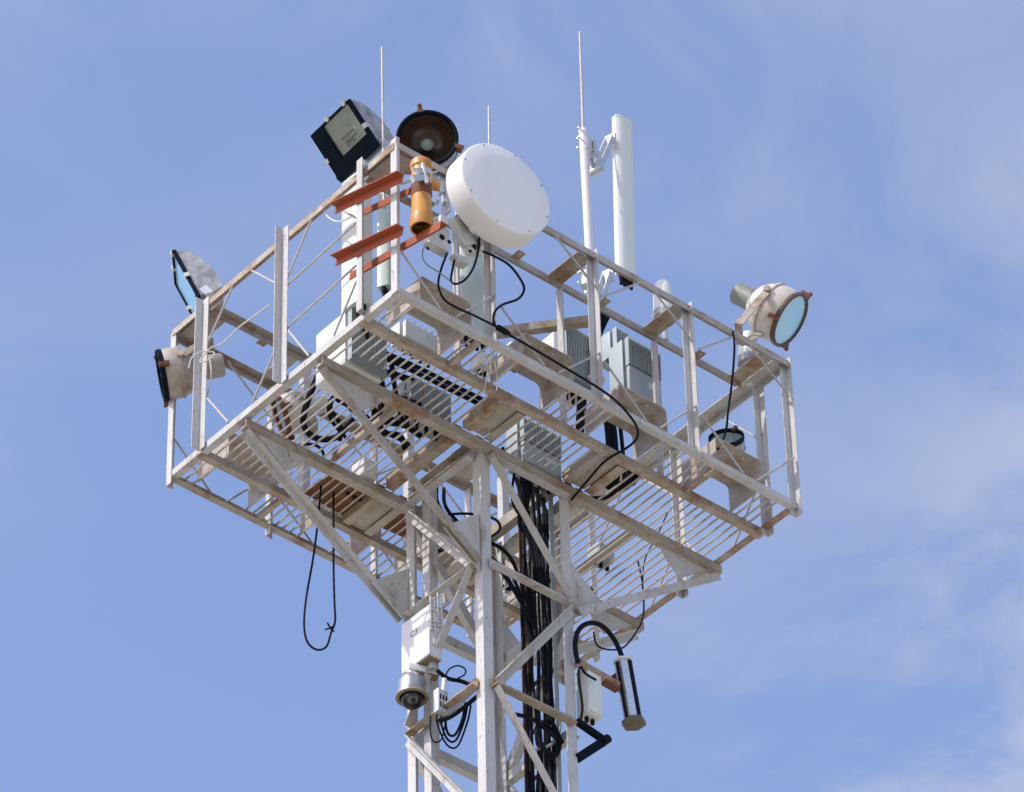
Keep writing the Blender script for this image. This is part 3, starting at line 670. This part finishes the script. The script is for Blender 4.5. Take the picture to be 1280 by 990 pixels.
# ------------------------------------------------------------------ radio units on the platform floor
G_RRU = "radio units on the platform floor"
def rru(label, c, w, d, h, front='fins', body='fins', split=None, nf=16, conn=4, lit=True):
    """c = front left bottom corner, w along x, d along y (backwards), h up; finned face looks along -y"""
    c = V(c); o = thing("radio_unit", label, "radio unit", c + V((w/2, d/2, 0)), G_RRU)
    MB().obox(c + V((w/2, d/2+0.02, h/2)), (w/2,0,0), (0,d/2-0.02,0), (0,0,h/2)).build("case", M[body], o, bevel=0.008)
    z0 = 0.0 if split is None else h*split
    if split is not None:
        MB().obox(c + V((w/2, 0.006, z0/2)), (w/2-0.006,0,0), (0,0.014,0), (0,0,z0/2-0.004)).build("front_cover", M[front], o, bevel=0.004)
        MB().obox(c + V((w*0.72, -0.0095, z0*0.62)), (w*0.13,0,0), (0,0.0012,0), (0,0,z0*0.10)).build("blank_sticker", M['white'], o, smooth=False)
        for sx_ in (0.06, 0.94):
            for sz_ in (0.12, 0.88): MB().cyl(c + V((w*sx_, -0.007, z0*sz_)), c + V((w*sx_, -0.012, z0*sz_)), 0.006, 6).build("screw", M['galv'], o)
    f = MB(); s = w/nf
    for i in range(nf):
        f.obox(c + V((s*(i+.5), 0.004, (h+z0)/2)), (s*0.2,0,0), (0,0.0175,0), (0,0,(h-z0)/2-0.006))
    fo = f.build("cooling_fins", M[front], o, smooth=False); fo['kind'] = 'stuff'
    for i in range(conn):
        p = c + V((w*(i+.7)/(conn+.4), d*0.45, 0))
        b = MB(); b.cyl(p, p - Z*0.03, 0.014, 10); b.cyl(p - Z*0.03, p - Z*0.075, 0.010, 8); b.build("cable_connector", M['black'], o)
    hd = MB(); hd.path([c + V((w*0.25, d*0.5, h)), c + V((w*0.27, d*0.5, h+0.03)), c + V((w*0.73, d*0.5, h+0.03)), c + V((w*0.75, d*0.5, h))], 0.007, 7, 1); hd.build("handle", M['black'], o)
    return o
rru("large radio unit with a white side standing on the grating near the highest corner", V((0.153, 0.600, 19.116)), 0.255, 0.30, 0.38, body='unit', nf=20)
rru("finned grey radio unit wrapped by black cable left of the wide floor beams", V((0.735, 0.800, 19.234)), 0.30, 0.16, 0.23, nf=22)
rru("small white radio unit seen through the first floor opening from the corner", V((0.687, 0.780, 19.702)), 0.26, 0.12, 0.14, front='unit', body='unit', nf=6, split=0.9)
rru("white sided radio unit with grey fins in the middle of the right railing", V((1.571, 0.420, 19.644)), 0.215, 0.20, 0.40, body='unit', nf=18)
rru("big grey radio unit with a smooth lower half below the tall panel antenna", V((2.052, 0.420, 19.772)), 0.255, 0.16, 0.44, split=0.5, nf=16)
rru("small narrow radio unit squeezed between the mast and the big grey radio unit", V((2.145, 0.620, 20.273)), 0.10, 0.16, 0.20, nf=8)
rru("grey two-tone radio unit above the grating beside the tower's right channels", V((1.476, 0.700, 19.158)), 0.29, 0.14, 0.33, split=0.45, nf=16)
# pale clutter of junction boxes round the dish pole foot
def jbox(label, c, sx, sy, sz, mt_='unit', holes=2):
    c = V(c); o = thing("junction_box", label, "junction box", c - Z*sz, "small junction boxes on the structure")
    MB().obox(c, (sx,0,0), (0,sy,0), (0,0,sz)).build("case", M[mt_], o, bevel=0.006)
    MB().obox(c + V((0,-sy-0.004,0)), (sx*.94,0,0), (0,0.004,0), (0,0,sz*.94)).build("lid", M[mt_], o, bevel=0.003)
    for i in range(holes):
        p = c + V((sx*(i-0.5*(holes-1))*0.8, 0, -sz)); MB().cyl(p, p - Z*0.03, 0.012, 8).build("cable_gland", M['black'], o)
    return o
jbox("small pale junction box low behind the dish support post", V((0.979, 0.450, 19.425)), 0.05, 0.04, 0.05)
jbox("white junction box at the foot of the second railing post", V((1.155, 0.400, 19.547)), 0.04, 0.04, 0.07)
jbox("pale junction box on the grating near the rust-stained round floodlight", V((0.883, 1.380, 19.200)), 0.05, 0.05, 0.06)
jbox("slim green-white cabinet on the tower's right leg under the bracket arm", V((1.931, 0.720, 17.730)), 0.052, 0.045, 0.155, 'panel')

# ------------------------------------------------------------------ white equipment box and dome camera on the left leg
bc = V((1.065, 1.144, 17.952))
bx = thing("equipment_box", "white painted steel cabinet fixed on the tower's left leg above the dome camera", "cabinet", bc - Z*0.17)
BW, BH = 0.115, 0.165
by, bzc = bc.y, bc.z
x0, x1 = TX0-0.10, TX0-0.012
MB().box((x0, by-BW, bzc-BH), (x1, by+BW, bzc+BH)).build("case", M['white'], bx, bevel=0.010)
MB().box((x0-0.012, by-BW-0.005, bzc-BH-0.003), (x0-0.001, by+BW+0.005, bzc+BH+0.004)).build("door", M['white'], bx, bevel=0.005)
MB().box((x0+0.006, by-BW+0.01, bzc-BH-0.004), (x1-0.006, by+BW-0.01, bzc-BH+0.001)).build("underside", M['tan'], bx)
for q in (0.55, -0.45):
    MB().box((x0+0.012, by-BW-0.012, bzc+BH*q-0.022), (x0+0.045, by-BW-0.0005, bzc+BH*q+0.022)).build("latch", M['white'], bx, bevel=0.004)
MB().cyl(V((x1-0.025, by-BW*0.5, bzc-BH)), V((x1-0.025, by-BW*0.5, bzc-BH-0.04)), 0.02, 12).build("cable_gland", M['galv'], bx)
fc = bpy.data.curves.new("door_marking_curve", 'FONT'); fc.body = "C3"; fc.size = 0.055; fc.extrude = 0.0004; fc.align_x = 'CENTER'
fc.materials.append(M['ink'])
to_ = bpy.data.objects.new("door_marking", fc); col.objects.link(to_)
bpy.context.view_layer.update()
fm = bpy.data.meshes.new_from_object(to_.evaluated_get(bpy.context.evaluated_depsgraph_get()))
bpy.data.objects.remove(to_)
fo = bpy.data.objects.new("door_marking", fm); col.objects.link(fo); fo.parent = bx
fo.rotation_euler = (math.radians(90), 0, math.radians(-90)); fo.location = V((x0-0.0128, by+0.01, bzc+0.03)) - V(bx.location)
# perforated straps above the box
st = thing("perforated_strap_pair", "pair of white perforated mounting straps rising behind the white cabinet", "strap", V((1.128, 1.020, 18.084)) - Z*0.1)
for p0, dz in ((V((1.076, 1.020, 18.020)), 0.0), (V((1.128, 1.020, 18.045)), 0.02)):
    b = MB()
    for k in range(9):
        zz = p0.z - 0.06 + k*0.026 + dz
        b.obox((p0.x, p0.y, zz), (0.017,0,0), (0,0.003,0), (0,0,0.004))
    for s_ in (-0.014, 0.014): b.obox((p0.x+s_, p0.y+0.0005, p0.z+0.045+dz), (0.004,0,0), (0,0.0032,0), (0,0,0.117))
    b.build("strap", M['white'], st, smooth=False)
# dome camera
cc = V((1.050, 1.170, 17.599))
ca_ = thing("dome_camera", "white bell-shaped dome security camera hanging below the white cabinet", "camera", cc)
MB().lathe([(0.030,0.135),(0.032,0.120),(0.055,0.105),(0.070,0.085),(0.078,0.05),(0.081,0.0),(0.086,-0.012),(0.090,-0.03),(0.086,-0.036),(0.072,-0.034),(0.066,-0.015),(0.066,0.03)], cc, Z, 36, False, False).build("housing", M['silver'], ca_)
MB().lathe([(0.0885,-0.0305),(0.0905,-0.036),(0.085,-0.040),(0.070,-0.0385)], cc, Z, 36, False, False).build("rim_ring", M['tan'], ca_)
MB().lathe([(0.064,-0.02),(0.064,-0.038),(0.060,-0.062),(0.047,-0.083),(0.026,-0.096),(0.003,-0.100)], cc, Z, 30, False, False).build("dome_glass", M['dome'], ca_)
MB().lathe([(0.062,0.03),(0.060,-0.016),(0.035,-0.030),(0.002,-0.032)], cc, Z, 24, True, True).build("camera_base", M['darkrim'], ca_)
ld = V((-0.136, -0.525, -0.817))
lc = cc - Z*0.035
lb_ = MB(); lb_.obox(lc, ld.normalized()*0.03, V((0.764, -0.645, -0.019))*0.026, ld.normalized().cross(V((0.764, -0.645, -0.019)))*0.022); lb_.build("camera_body", M['white'], ca_, bevel=0.006)
MB().cyl(lc + ld.normalized()*0.028, lc + ld.normalized()*0.036, 0.013, 16).build("lens", M['black'], ca_)
MB().lathe([(0.03,0.13),(0.03,0.165),(0.002,0.168)], cc, Z, 18, True, True).build("neck", M['white'], ca_)
a0 = cc + Z*0.150
ar = MB(); ar.obox(a0 + V((0.06,-0.02,0.01)), V((0.085,-0.03,0)), V((0.012,0.03,0)), V((0,0,0.022))); ar.build("wall_arm", M['unit'], ca_, bevel=0.008)
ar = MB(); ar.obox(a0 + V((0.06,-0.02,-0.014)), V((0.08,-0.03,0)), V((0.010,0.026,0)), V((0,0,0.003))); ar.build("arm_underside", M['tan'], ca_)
# small slotted terminal block and camera cables
tb = thing("terminal_block", "small grey slotted terminal block clamped beside the dome camera", "terminal block", V((1.115, 1.000, 17.455)) - Z*0.05)
p0 = V((1.110, 1.000, 17.463))
MB().obox(p0, (0.035,0,0), (0,0.02,0), (0,0,0.075)).build("case", M['galv'], tb, bevel=0.004)
for i in range(3):
    for j in range(2): MB().obox(p0 + V((-0.018+0.02*i, -0.021, -0.03+0.05*j)), (0.004,0,0), (0,0.002,0), (0,0,0.017)).build("slot", M['black'], tb, smooth=False)
MB().cyl(p0 + V((0.01,-0.01,0.07)), p0 + V((0.02,-0.01,0.16)), 0.014, 10).build("conduit_stub", M['unit'], tb)

# ------------------------------------------------------------------ tubular floodlight on the right
q0, q1 = V((2.142, 0.660, 18.026)), V((2.201, 0.660, 17.647))
ax = (q0-q1).normalized()
tf = thing("tubular_floodlight", "slanting silver-grey tubular floodlight with a black strip on a rusty arm right of the tower", "floodlight", (q0+q1)/2)
MB().lathe([(0.052, 0.0), (0.052, (q0-q1).length)], q1, ax, 6, True, True).build("tube", M['silver'], tf, smooth=False)
MB().lathe([(0.046,-0.032),(0.068,-0.024),(0.068,0.004),(0.058,0.012),(0.053,0.012)], q1, ax, 6, True, False).build("lower_cap", M['olive'], tf)
MB().lathe([(0.0528,0.0),(0.058,0.0),(0.058,0.016),(0.02,0.017)], q0 - ax*0.004, ax, 6, False, True).build("upper_cap", M['white'], tf)
sd = (V((0.764, -0.645, -0.019))*0.62 - V((0.500, 0.573, 0.650))*0.78); sd = (sd - ax*sd.dot(ax)).normalized(); tt = ax.cross(sd)
MB().obox((q0+q1)/2 + sd*0.048, sd*0.006, tt*0.012, ax*((q0-q1).length/2-0.012)).build("dark_strip", M['black'], tf)
MB().obox((q0+q1)/2 + tt*0.050*(1 if tt.dot(V((0.764, -0.645, -0.019))) < 0 else -1), sd*0.007, tt*0.005, ax*((q0-q1).length/2-0.012)).build("dark_strip", M['black'], tf)
MB().obox((q0+q1)/2 - sd*0.046 + ax*0.05, sd*0.010, tt*0.004, ax*0.13).build("side_rail", M['galv'], tf)
fb = MB()
for k in range(5): fb.obox(q0 - sd*0.062 - ax*(0.06+0.02*k) - V((0.500, 0.573, 0.650))*-0.02, sd*0.022, tt*0.03, ax*0.005)
fb.build("heat_sink", M['darkrim'], tf, smooth=False)
arm0, arm1 = V((1.822, 0.680, 17.884)), V((2.111, 0.680, 17.863))
MB().cyl(arm0, arm1, 0.026, 14).build("arm", M['rusty'], tf)
MB().obox(arm1 - (arm1-arm0).normalized()*0.05 - Z*0.03, (arm1-arm0).normalized()*0.05, V((0,0.022,0)), V((0,0,0.010))).build("arm_clamp", M['rust'], tf)
MB().cyl(arm1 - (arm1-arm0).normalized()*0.012, arm1 + (arm1-arm0).normalized()*0.07, 0.018, 10).build("swivel", M['rusty'], tf)
# black bracket low on the right leg
k0, k1, k2 = V((1.813, 0.700, 17.494)), V((1.982, 0.660, 17.415)), V((1.816, 0.700, 17.243))
bk = thing("black_bracket", "small black triangular bracket arm sticking out low on the right leg", "bracket", k0)
MB().flat(k0, k1, Y, Z, 0.03, 0.035).build("upper_arm", M['navy'], bk)
MB().flat(k2, k1 + (k2-k1)*0.16, Y, Z, 0.035, 0.05).build("lower_arm", M['navy'], bk)
MB().cyl(k1 - V((0.0,0.03,0)), k1 + V((0.0,0.03,0)), 0.026, 12).build("pivot", M['black'], bk)

# ------------------------------------------------------------------ cable ladder and feeders inside the tower
LX = 1.785
lad = thing("cable_ladder", "rusty vertical cable ladder running up the inside of the tower's right face", "ladder", P(LX, 0.93, -18.7))
for y in (0.80, 1.07): MB().angle(P(LX,y,-18.7), P(LX,y,0.30), -X, Y if y < 0.9 else -Y, 0.03, 0.005).build("stile", M['rust'] if y > 1 else M['fins'], lad)
for k in range(60):
    z = 0.05 - 0.315*k
    MB().flat(P(LX-0.004,0.806,z), P(LX-0.004,1.064,z), X, Z, 0.006, 0.03).build("rung", M['rust'], lad)
G_F = "black feeder cables on the cable ladder"
def cable(name, label, pts, r=0.009, mt_='black', group=None, n=7, sm=6, cat="cable"):
    o = MB().path(pts, r, n, sm).build(name, M[mt_], origin=V(pts[0]))
    return tag(o, label, cat, group)
for i in range(9):
    y = (0.832 + 0.016*i if i < 6 else 0.975 + 0.02*(i-6)) + random.uniform(-.005, .005); dx = -0.022 - 0.014*(i % 3)
    pts = []; zt = random.uniform(0.05, 0.32)
    pts.append(P(LX+dx-0.15*random.random()-0.05, y-0.15+0.3*random.random(), zt+0.12)); pts.append(P(LX+dx-0.02, y, zt-0.12))
    z = zt - 0.4
    while z > -3.2: pts.append(P(LX+dx+random.uniform(-.010,.010), y+random.uniform(-.012,.012), z)); z -= 0.32
    pts.append(P(LX+dx, y, -18.7))
    cable("feeder_cable", "straight black feeder cable in the bundle running down the cable ladder", pts, random.choice((0.007, 0.0085, 0.011)), group=G_F, sm=4)
# ------------------------------------------------------------------ loose cables
cable("hanging_cable", "thin dark cable loop with a knotted end dangling below the left side of the platform", [V((0.753, 1.600, 19.216)), V((0.727, 1.600, 18.883)), V((0.696, 1.600, 18.609)), V((0.654, 1.600, 18.333)), V((0.639, 1.600, 18.131)), V((0.663, 1.600, 18.020)), V((0.730, 1.600, 17.997)), V((0.797, 1.600, 18.052)), V((0.830, 1.600, 18.168)), V((0.857, 1.600, 18.260)), V((0.851, 1.600, 18.403)), V((0.843, 1.600, 18.683)), V((0.840, 1.600, 19.202))], 0.0062)
kn = MB(); p0 = V((0.824, 1.600, 18.193))
for d in (V((-0.665, 0.618, -0.341)), V((-0.759, -0.139, 0.552)), V((0.257, -0.941, 0.170)), V((0.744, -0.033, -0.543))): kn.path([p0, p0 + d*0.015, p0 + d*0.034 + Z*0.004], 0.005, 6, 3)
tag(kn.build("cable_knot", M['black'], origin=p0), "frayed knot on the dangling cable loop under the platform", "knot")
yF = -0.035
cable("signal_cable", "thin black cable looping from the dish radio and sagging along the right railing", [V((0.544, -0.035, 19.699)), V((0.647, -0.035, 19.717)), V((0.768, -0.035, 19.715)), V((0.854, -0.035, 19.650)), V((0.875, -0.035, 19.585)), V((0.827, -0.035, 19.493)), V((0.715, -0.035, 19.389)), V((0.656, -0.035, 19.298)), V((0.654, -0.035, 19.215)), V((0.716, -0.035, 19.197)), V((0.893, -0.035, 19.191)), V((1.135, -0.035, 19.178)), V((1.385, -0.035, 19.162)), V((1.542, -0.035, 19.130)), V((1.661, -0.035, 19.049)), V((1.791, 0.083, 19.097)), V((1.813, 0.182, 19.097)), V((1.790, 0.354, 19.092)), V((1.816, 0.534, 19.082)), V((1.817, 0.682, 19.032))], 0.0072)
cable("signal_cable", "thin black cable curving from left of the dish mount down to the splice", [V((0.325, -0.035, 19.550)), V((0.277, -0.035, 19.394)), V((0.259, -0.035, 19.273)), V((0.298, -0.035, 19.196)), V((0.382, -0.035, 19.185)), V((0.495, -0.035, 19.196)), V((0.620, -0.035, 19.202)), V((0.706, -0.047, 19.189))], 0.0066)
cable("signal_cable", "short black cable drooping in a U under the dish radio", [V((0.535, -0.060, 19.772)), V((0.528, -0.060, 19.673)), V((0.491, -0.060, 19.522)), V((0.432, -0.060, 19.400)), V((0.363, -0.060, 19.326)), V((0.329, -0.060, 19.330)), V((0.336, -0.060, 19.398)), V((0.354, -0.060, 19.497))], 0.0066)
cable("grounding_wire", "thin grey-green wire hanging below the left of the dish radio", [V((0.151, -0.060, 19.510)), V((0.128, -0.060, 19.409)), V((0.155, -0.060, 19.354)), V((0.239, -0.060, 19.344)), V((0.312, -0.060, 19.327)), V((0.340, -0.060, 19.313))], 0.0035, 'lampgreen')
sp = MB(); pa_, pb_ = V((0.673, -0.039, 19.200)), V((0.741, -0.039, 19.197)); sp.cyl(pa_, pb_, 0.017, 10); sp.cyl(pb_, pb_ + (pb_-pa_)*0.25, 0.011, 10)
tag(sp.build("cable_splice", M['black'], origin=pa_), "black cable splice sleeve on the cable where it meets the second railing post", "cable splice")
cable("lamp_cable", "dark cable dropping from the round cream floodlight to the small floodlight below it", [V((2.472, -0.030, 20.172)), V((2.479, -0.030, 20.077)), V((2.462, -0.030, 19.916)), V((2.441, -0.020, 19.730)), V((2.423, 0.000, 19.554)), V((2.461, 0.060, 19.495)), V((2.462, 0.100, 19.421)), V((2.420, 0.100, 19.340))], 0.0068)
cable("lamp_cable", "thick black cable arching from the right leg over to the tubular floodlight", [V((1.804, 0.660, 17.864)), V((1.790, 0.660, 17.979)), V((1.818, 0.660, 18.092)), V((1.891, 0.660, 18.177)), V((1.980, 0.660, 18.210)), V((2.060, 0.660, 18.176)), V((2.111, 0.660, 18.111)), V((2.148, 0.660, 18.023))], 0.0145)
cable("lamp_cable", "black cable hanging beside the slim green-white cabinet on the right leg", [V((1.916, 0.640, 17.785)), V((1.841, 0.640, 17.793)), V((1.808, 0.640, 17.821)), V((1.789, 0.640, 17.768)), V((1.801, 0.640, 17.643)), V((1.809, 0.640, 17.544)), V((1.813, 0.660, 17.476))], 0.007)
cable("thin_wire", "thin dark wire trailing from the platform's far edge down to the right leg", [V((2.788, 1.200, 19.409)), V((2.817, 1.200, 19.245)), V((2.812, 1.200, 19.007)), V((2.729, 1.200, 18.821)), V((2.638, 1.200, 18.690)), V((2.526, 1.200, 18.624)), V((2.441, 1.200, 18.617)), V((2.420, 1.200, 18.699))], 0.0055)
cable("thin_wire", "bare wire zigzagging through the right-hand grating bay", [V((2.700, 0.829, 19.490)), V((2.700, 0.926, 19.384)), V((2.700, 1.045, 19.268)), V((2.700, 1.076, 19.081))], 0.004)
coil = []
for i in range(46):
    t_ = i/45*2*math.pi*2.6; rr = 0.105 + 0.006*math.sin(t_*1.7)
    c0 = V((1.678, 0.760, 17.352)); coil.append(c0 + V((math.cos(t_)*rr*0.75, 0.012*math.sin(t_*2.3)+i*0.0007, math.sin(t_)*rr*1.0)))
cable("cable_coil", "coil of black cable tied under the rusty cross bar of the tower", [V((1.390, 0.740, 17.367)), V((1.557, 0.750, 17.409))] + coil, 0.012, sm=2)
cable("cable_coil", "grey cable loop inside the coil below the rusty cross bar", [V((1.572, 0.800, 17.241)), V((1.723, 0.800, 17.354)), V((1.785, 0.800, 17.490)), V((1.770, 0.800, 17.581))], 0.009, 'fins')
yC = 1.02
cable("camera_cable", "thin dark cable loop standing out right of the dome camera arm", [V((1.157, 1.020, 17.670)), V((1.192, 1.020, 17.741)), V((1.249, 1.020, 17.790)), V((1.300, 1.020, 17.793)), V((1.299, 1.020, 17.754)), V((1.248, 1.020, 17.702))], 0.0045)
cable("camera_cable", "dark cable running from the white cabinet along to the rusty cross bar", [V((1.101, 1.020, 17.687)), V((1.179, 1.020, 17.670)), V((1.281, 1.020, 17.697)), V((1.304, 0.900, 17.587))], 0.012)
cable("camera_cable", "black cable along the underside of the rusty bar beside the terminal block", [V((1.075, 0.980, 17.312)), V((1.134, 0.950, 17.349)), V((1.188, 0.900, 17.409)), V((1.200, 0.800, 17.431))], 0.013)
for j, (w_, d_, lab) in enumerate(((30, 46, "widest drooping cable loop below the terminal block by the dome camera"), (20, 38, "middle drooping cable loop below the terminal block by the dome camera"), (12, 30, "narrow drooping cable loop below the terminal block by the dome camera"))):
    a_ = V((1.120, 1.020, 17.426)) + X*0.022*j; w_ *= 0.0044; d_ *= 0.0052
    cable("camera_cable", lab, [a_, a_ + V((-.025+.01*j,0,-.08)), a_ + V((w_*.3,0,-d_*.85)), a_ + V((w_*.7,-.03,-d_*.9)), a_ + V((w_,-.07,-.06)), a_ + V((w_*1.02,-.1,.04))], 0.0055 + 0.001*j)
cable("camera_cable", "small dark cable loop hanging beside the dome camera", [V((1.053, 1.020, 17.357)), V((1.052, 1.020, 17.249)), V((1.073, 1.020, 17.196)), V((1.124, 1.020, 17.230)), V((1.153, 1.020, 17.334)), V((1.165, 1.020, 17.404))], 0.0045)
# black bundles inside the basket
G_B = "black cables on the platform floor"
for j in range(3):
    o_ = 0.020*(j-1)
    cable("trunk_cable", "thick black trunk cable in the straight run below the first floor beam", [P(0.42, 0.63+o_, 0.20), P(0.62, 0.60+o_, 0.165+abs(o_)), P(0.85, 0.585+o_, 0.155+abs(o_)), P(1.12, 0.57+o_, 0.14+abs(o_)), P(1.25, 0.62+o_, 0.12)], 0.014, group="trunk cables in the straight run")
rnd = random.Random(3)
spots = [((0.34,0.75,0.20),(0.42,1.05,0.13),(0.62,1.25,0.10)), ((0.30,0.85,0.28),(0.38,1.0,0.10),(0.72,1.05,0.10)), ((0.55,0.85,0.30),(0.70,0.95,0.10),(0.95,0.95,0.10)), ((0.42,0.70,0.30),(0.56,0.80,0.10),(0.80,0.80,0.12)), ((0.60,0.80,0.36),(0.78,0.90,0.10),(1.05,0.95,0.16)), ((0.50,0.95,0.20),(0.75,1.05,0.09),(0.98,1.10,0.12)), ((0.32,0.60,0.34),(0.48,0.70,0.15),(0.66,0.72,0.2))]
for j, sp_ in enumerate(spots):
    for k in range(2):
        f = lambda: V((rnd.uniform(-.03,.03), rnd.uniform(-.03,.03), rnd.uniform(0,.05)))
        cable("floor_cable", "black cable curling over the grating among the radio units near the highest corner", [P(*sp_[0])+f(), (P(*sp_[0])+P(*sp_[1]))/2+f(), P(*sp_[1])+f(), (P(*sp_[1])+P(*sp_[2]))/2+f()*1.5, P(*sp_[2])+f()], rnd.choice((0.011, 0.014, 0.017)), group=G_B)
cable("floor_cable_loop", "fat black cable looping down below the grating in the left half of the platform", [P(0.30,1.05,0.30), P(0.30,1.15,0.16), P(0.36,1.27,0.10), P(0.48,1.32,0.09), P(0.58,1.25,0.10), P(0.60,1.12,0.16)], 0.019)
for k in range(9):
    b = rnd.uniform(-.04,.04); c_ = rnd.uniform(-.03,.03)
    cable("jumper_cable", "black jumper cable in the looped bundle hanging below the big grey radio unit", [P(1.98+b,0.50+c_,0.58), P(2.00+b,0.50+c_,0.36), P(2.04+b*1.3,0.54+c_,0.18), P(2.09+b,0.60+c_*1.5,0.115), P(2.15+b*.6,0.56+c_,0.13), P(2.17+b*.6,0.52+c_,0.24)], rnd.choice((0.008,0.010,0.012)), group="jumper cables under the big grey radio unit")
cable("floor_cable_loop", "black cable sweeping in a curve over the right-hand grating to the looped bundle", [P(1.83,0.75,0.15), P(1.92,0.78,0.10), P(2.02,0.76,0.09), P(2.10,0.70,0.10), P(2.12,0.62,0.12)], 0.015)
for k in range(5):
    b = 0.02*k
    cable("jumper_cable", "black jumper cable dropping from the tall panel antenna past the railing", [P(1.86+b,0.42,1.22), P(1.80+b*.8,0.44,1.0), P(1.74+b*.7,0.45,0.75), P(1.70+b*.6,0.46,0.45), P(1.69+b*.5,0.48,0.15)], 0.009, group="jumper cables under the tall panel antenna")
for k in range(5):
    b = 0.025*k
    cable("jumper_cable", "black jumper cable plugged into the foot of the white panel antenna at the corner", [P(0.20,0.53+b,0.40), P(0.21,0.54+b,0.32), P(0.26,0.58+b*.8,0.22), P(0.30,0.66+b*.6,0.15)], 0.010, group="jumper cables under the corner panel antenna")
for k in range(2):
    cable("tower_cable", "black cable curving down into the tower shaft below the platform", [P(1.30+.05*k,1.24,0.12), P(1.27+.06*k,1.20,-0.05), P(1.30+.08*k,1.12,-0.22), P(1.42+.08*k,1.02,-0.34-.1*k), P(1.60+.03*k,0.97,-0.42-.15*k), P(1.72,0.93,-0.8-.2*k)], 0.011, group="black cables curving into the tower shaft")
cable("tower_cable_ring", "black cable ring crossing the tower shaft just under the floor", [P(1.28,1.12,-0.18), P(1.36,1.02,-0.20), P(1.50,0.98,-0.19), P(1.60,1.05,-0.17), P(1.62,1.18,-0.15)], 0.008)
# pale rope tied round the lower left posts
cable("rope", "pale rope tied round the lower left railing post and slung across to the next post", [V((-0.125, 1.700, 19.641)), V((-0.120, 1.680, 19.708)), V((-0.069, 1.660, 19.765)), V((-0.009, 1.620, 19.765)), V((-0.056, 1.600, 19.677)), V((-0.093, 1.640, 19.666)), V((-0.058, 1.600, 19.754)), V((-0.017, 1.550, 19.778)), V((0.011, 1.500, 19.820)), V((0.020, 1.424, 19.845)), V((0.020, 1.291, 19.832)), V((0.020, 1.145, 19.821))], 0.0045, 'rope')
cable("rope", "loose pale rope end hanging down the lower left railing", [V((-0.056, 1.600, 19.689)), V((-0.041, 1.600, 19.560)), V((0.030, 1.735, 19.511)), V((0.030, 1.773, 19.330)), V((0.030, 1.790, 19.195))], 0.004, 'rope')
rp = random.Random(5); pts = []
for i in range(16): pts.append(P(0.85+0.022*i, 1.50+0.10*math.sin(i*1.9)+rp.uniform(-.03,.03), 0.088+rp.uniform(0,.02)))
cable("rope", "tangle of pale rope lying on the grating left of the tower", pts, 0.005, 'rope', sm=4)
cable("thin_wire", "thin pale wire hanging by the dish pole below the floor edge", [V((0.831, 0.200, 19.327)), V((0.810, 0.200, 19.171)), V((0.784, 0.200, 19.012)), V((0.766, 0.200, 18.933))], 0.003, 'rope')
cable("thin_wire", "second thin pale wire dangling beside the first one under the railing", [V((0.841, 0.200, 19.275)), V((0.862, 0.200, 19.158)), V((0.864, 0.200, 19.009))], 0.003, 'rope')
cable("thin_wire", "white wire loop at the top rail left of the white panel antenna", [V((0.000, 0.650, 20.198)), V((0.020, 0.638, 20.128)), V((0.030, 0.564, 20.039)), V((0.040, 0.491, 20.011)), V((0.050, 0.440, 20.010))], 0.0045, 'white')
for o_ in (yF,):
    pass

# rusty sheets lying on the grating, and more cable clutter under the radio units
def sheet(label, x0, y0, x1, y1, rot, z=0.0562):
    c = P((x0+x1)/2, (y0+y1)/2, z); ca, sa = math.cos(rot), math.sin(rot)
    b = MB(); b.obox(c, V((ca,sa,0))*(x1-x0)/2, V((-sa,ca,0))*(y1-y0)/2, Z*0.0025)
    tag(b.build("steel_sheet", M['rust'], origin=c), label, "steel sheet", "rusty sheets on the platform grating")
sheet("rusty brown steel sheet lying on the grating under the tangle of pale rope", 0.72, 1.42, 1.16, 1.72, 0.05)
sheet("rusty brown steel sheet lying on the grating behind the tower shaft", 1.24, 1.40, 1.60, 1.66, -0.08)
for k in range(5):
    a = rnd.uniform(-.05,.05); b = rnd.uniform(-.04,.04)
    cable("jumper_cable", "black jumper cable plunging from the two-tone grey radio unit into the tower shaft", [P(1.50+.03*k, 0.78+b, 0.10), P(1.52+.03*k+a, 0.82+b, -0.02), P(1.60+.02*k+a, 0.92+b, -0.12-.02*k), P(1.70+a*.3, 0.90+b, -0.28), P(1.755, 0.90+b*.8, -0.6)], rnd.choice((0.008,0.010,0.013)), group="jumper cables entering the tower shaft")
for k in range(3):
    b = 0.022*k
    cable("jumper_cable", "black cable hanging straight down just behind the front leg's top", [P(1.36+b, 0.98, 0.10), P(1.365+b, 0.985, -0.12), P(1.37+b*.9, 0.99, -0.30), P(1.42+b*.8, 0.98, -0.46), P(1.56+b*.5, 0.95, -0.62), P(1.74, 0.92, -0.9)], 0.009, group="cables behind the front leg")
for k in range(8):
    x = 0.55 + 0.28*k + rnd.uniform(-.08,.08); y = rnd.choice((1.45, 1.55, 1.62)); r_ = rnd.uniform(.05,.09); pts = []
    for i in range(14):
        t_ = i/13*2*math.pi*1.25; pts.append(P(x + r_*math.cos(t_)*1.3, y + r_*math.sin(t_), 0.082 + 0.006*math.sin(3*t_) + 0.02*(i/13)))
    cable("floor_cable_coil", "small loose coil of dark cable lying on the far half of the grating", pts, rnd.choice((0.007,0.009)), 'black', group="loose cable coils on the far grating", sm=3)
for x, y, lab_ in ((0.95, 1.55, "grey junction box on the grating beside the rope tangle"), (2.15, 1.50, "grey junction box on the grating beyond the tower on the right"), (2.45, 1.15, "grey junction box standing alone in the middle of the right-hand grating")):
    jbox(lab_, P(x, y, 0.125), 0.06, 0.05, 0.05, 'fins', 3)
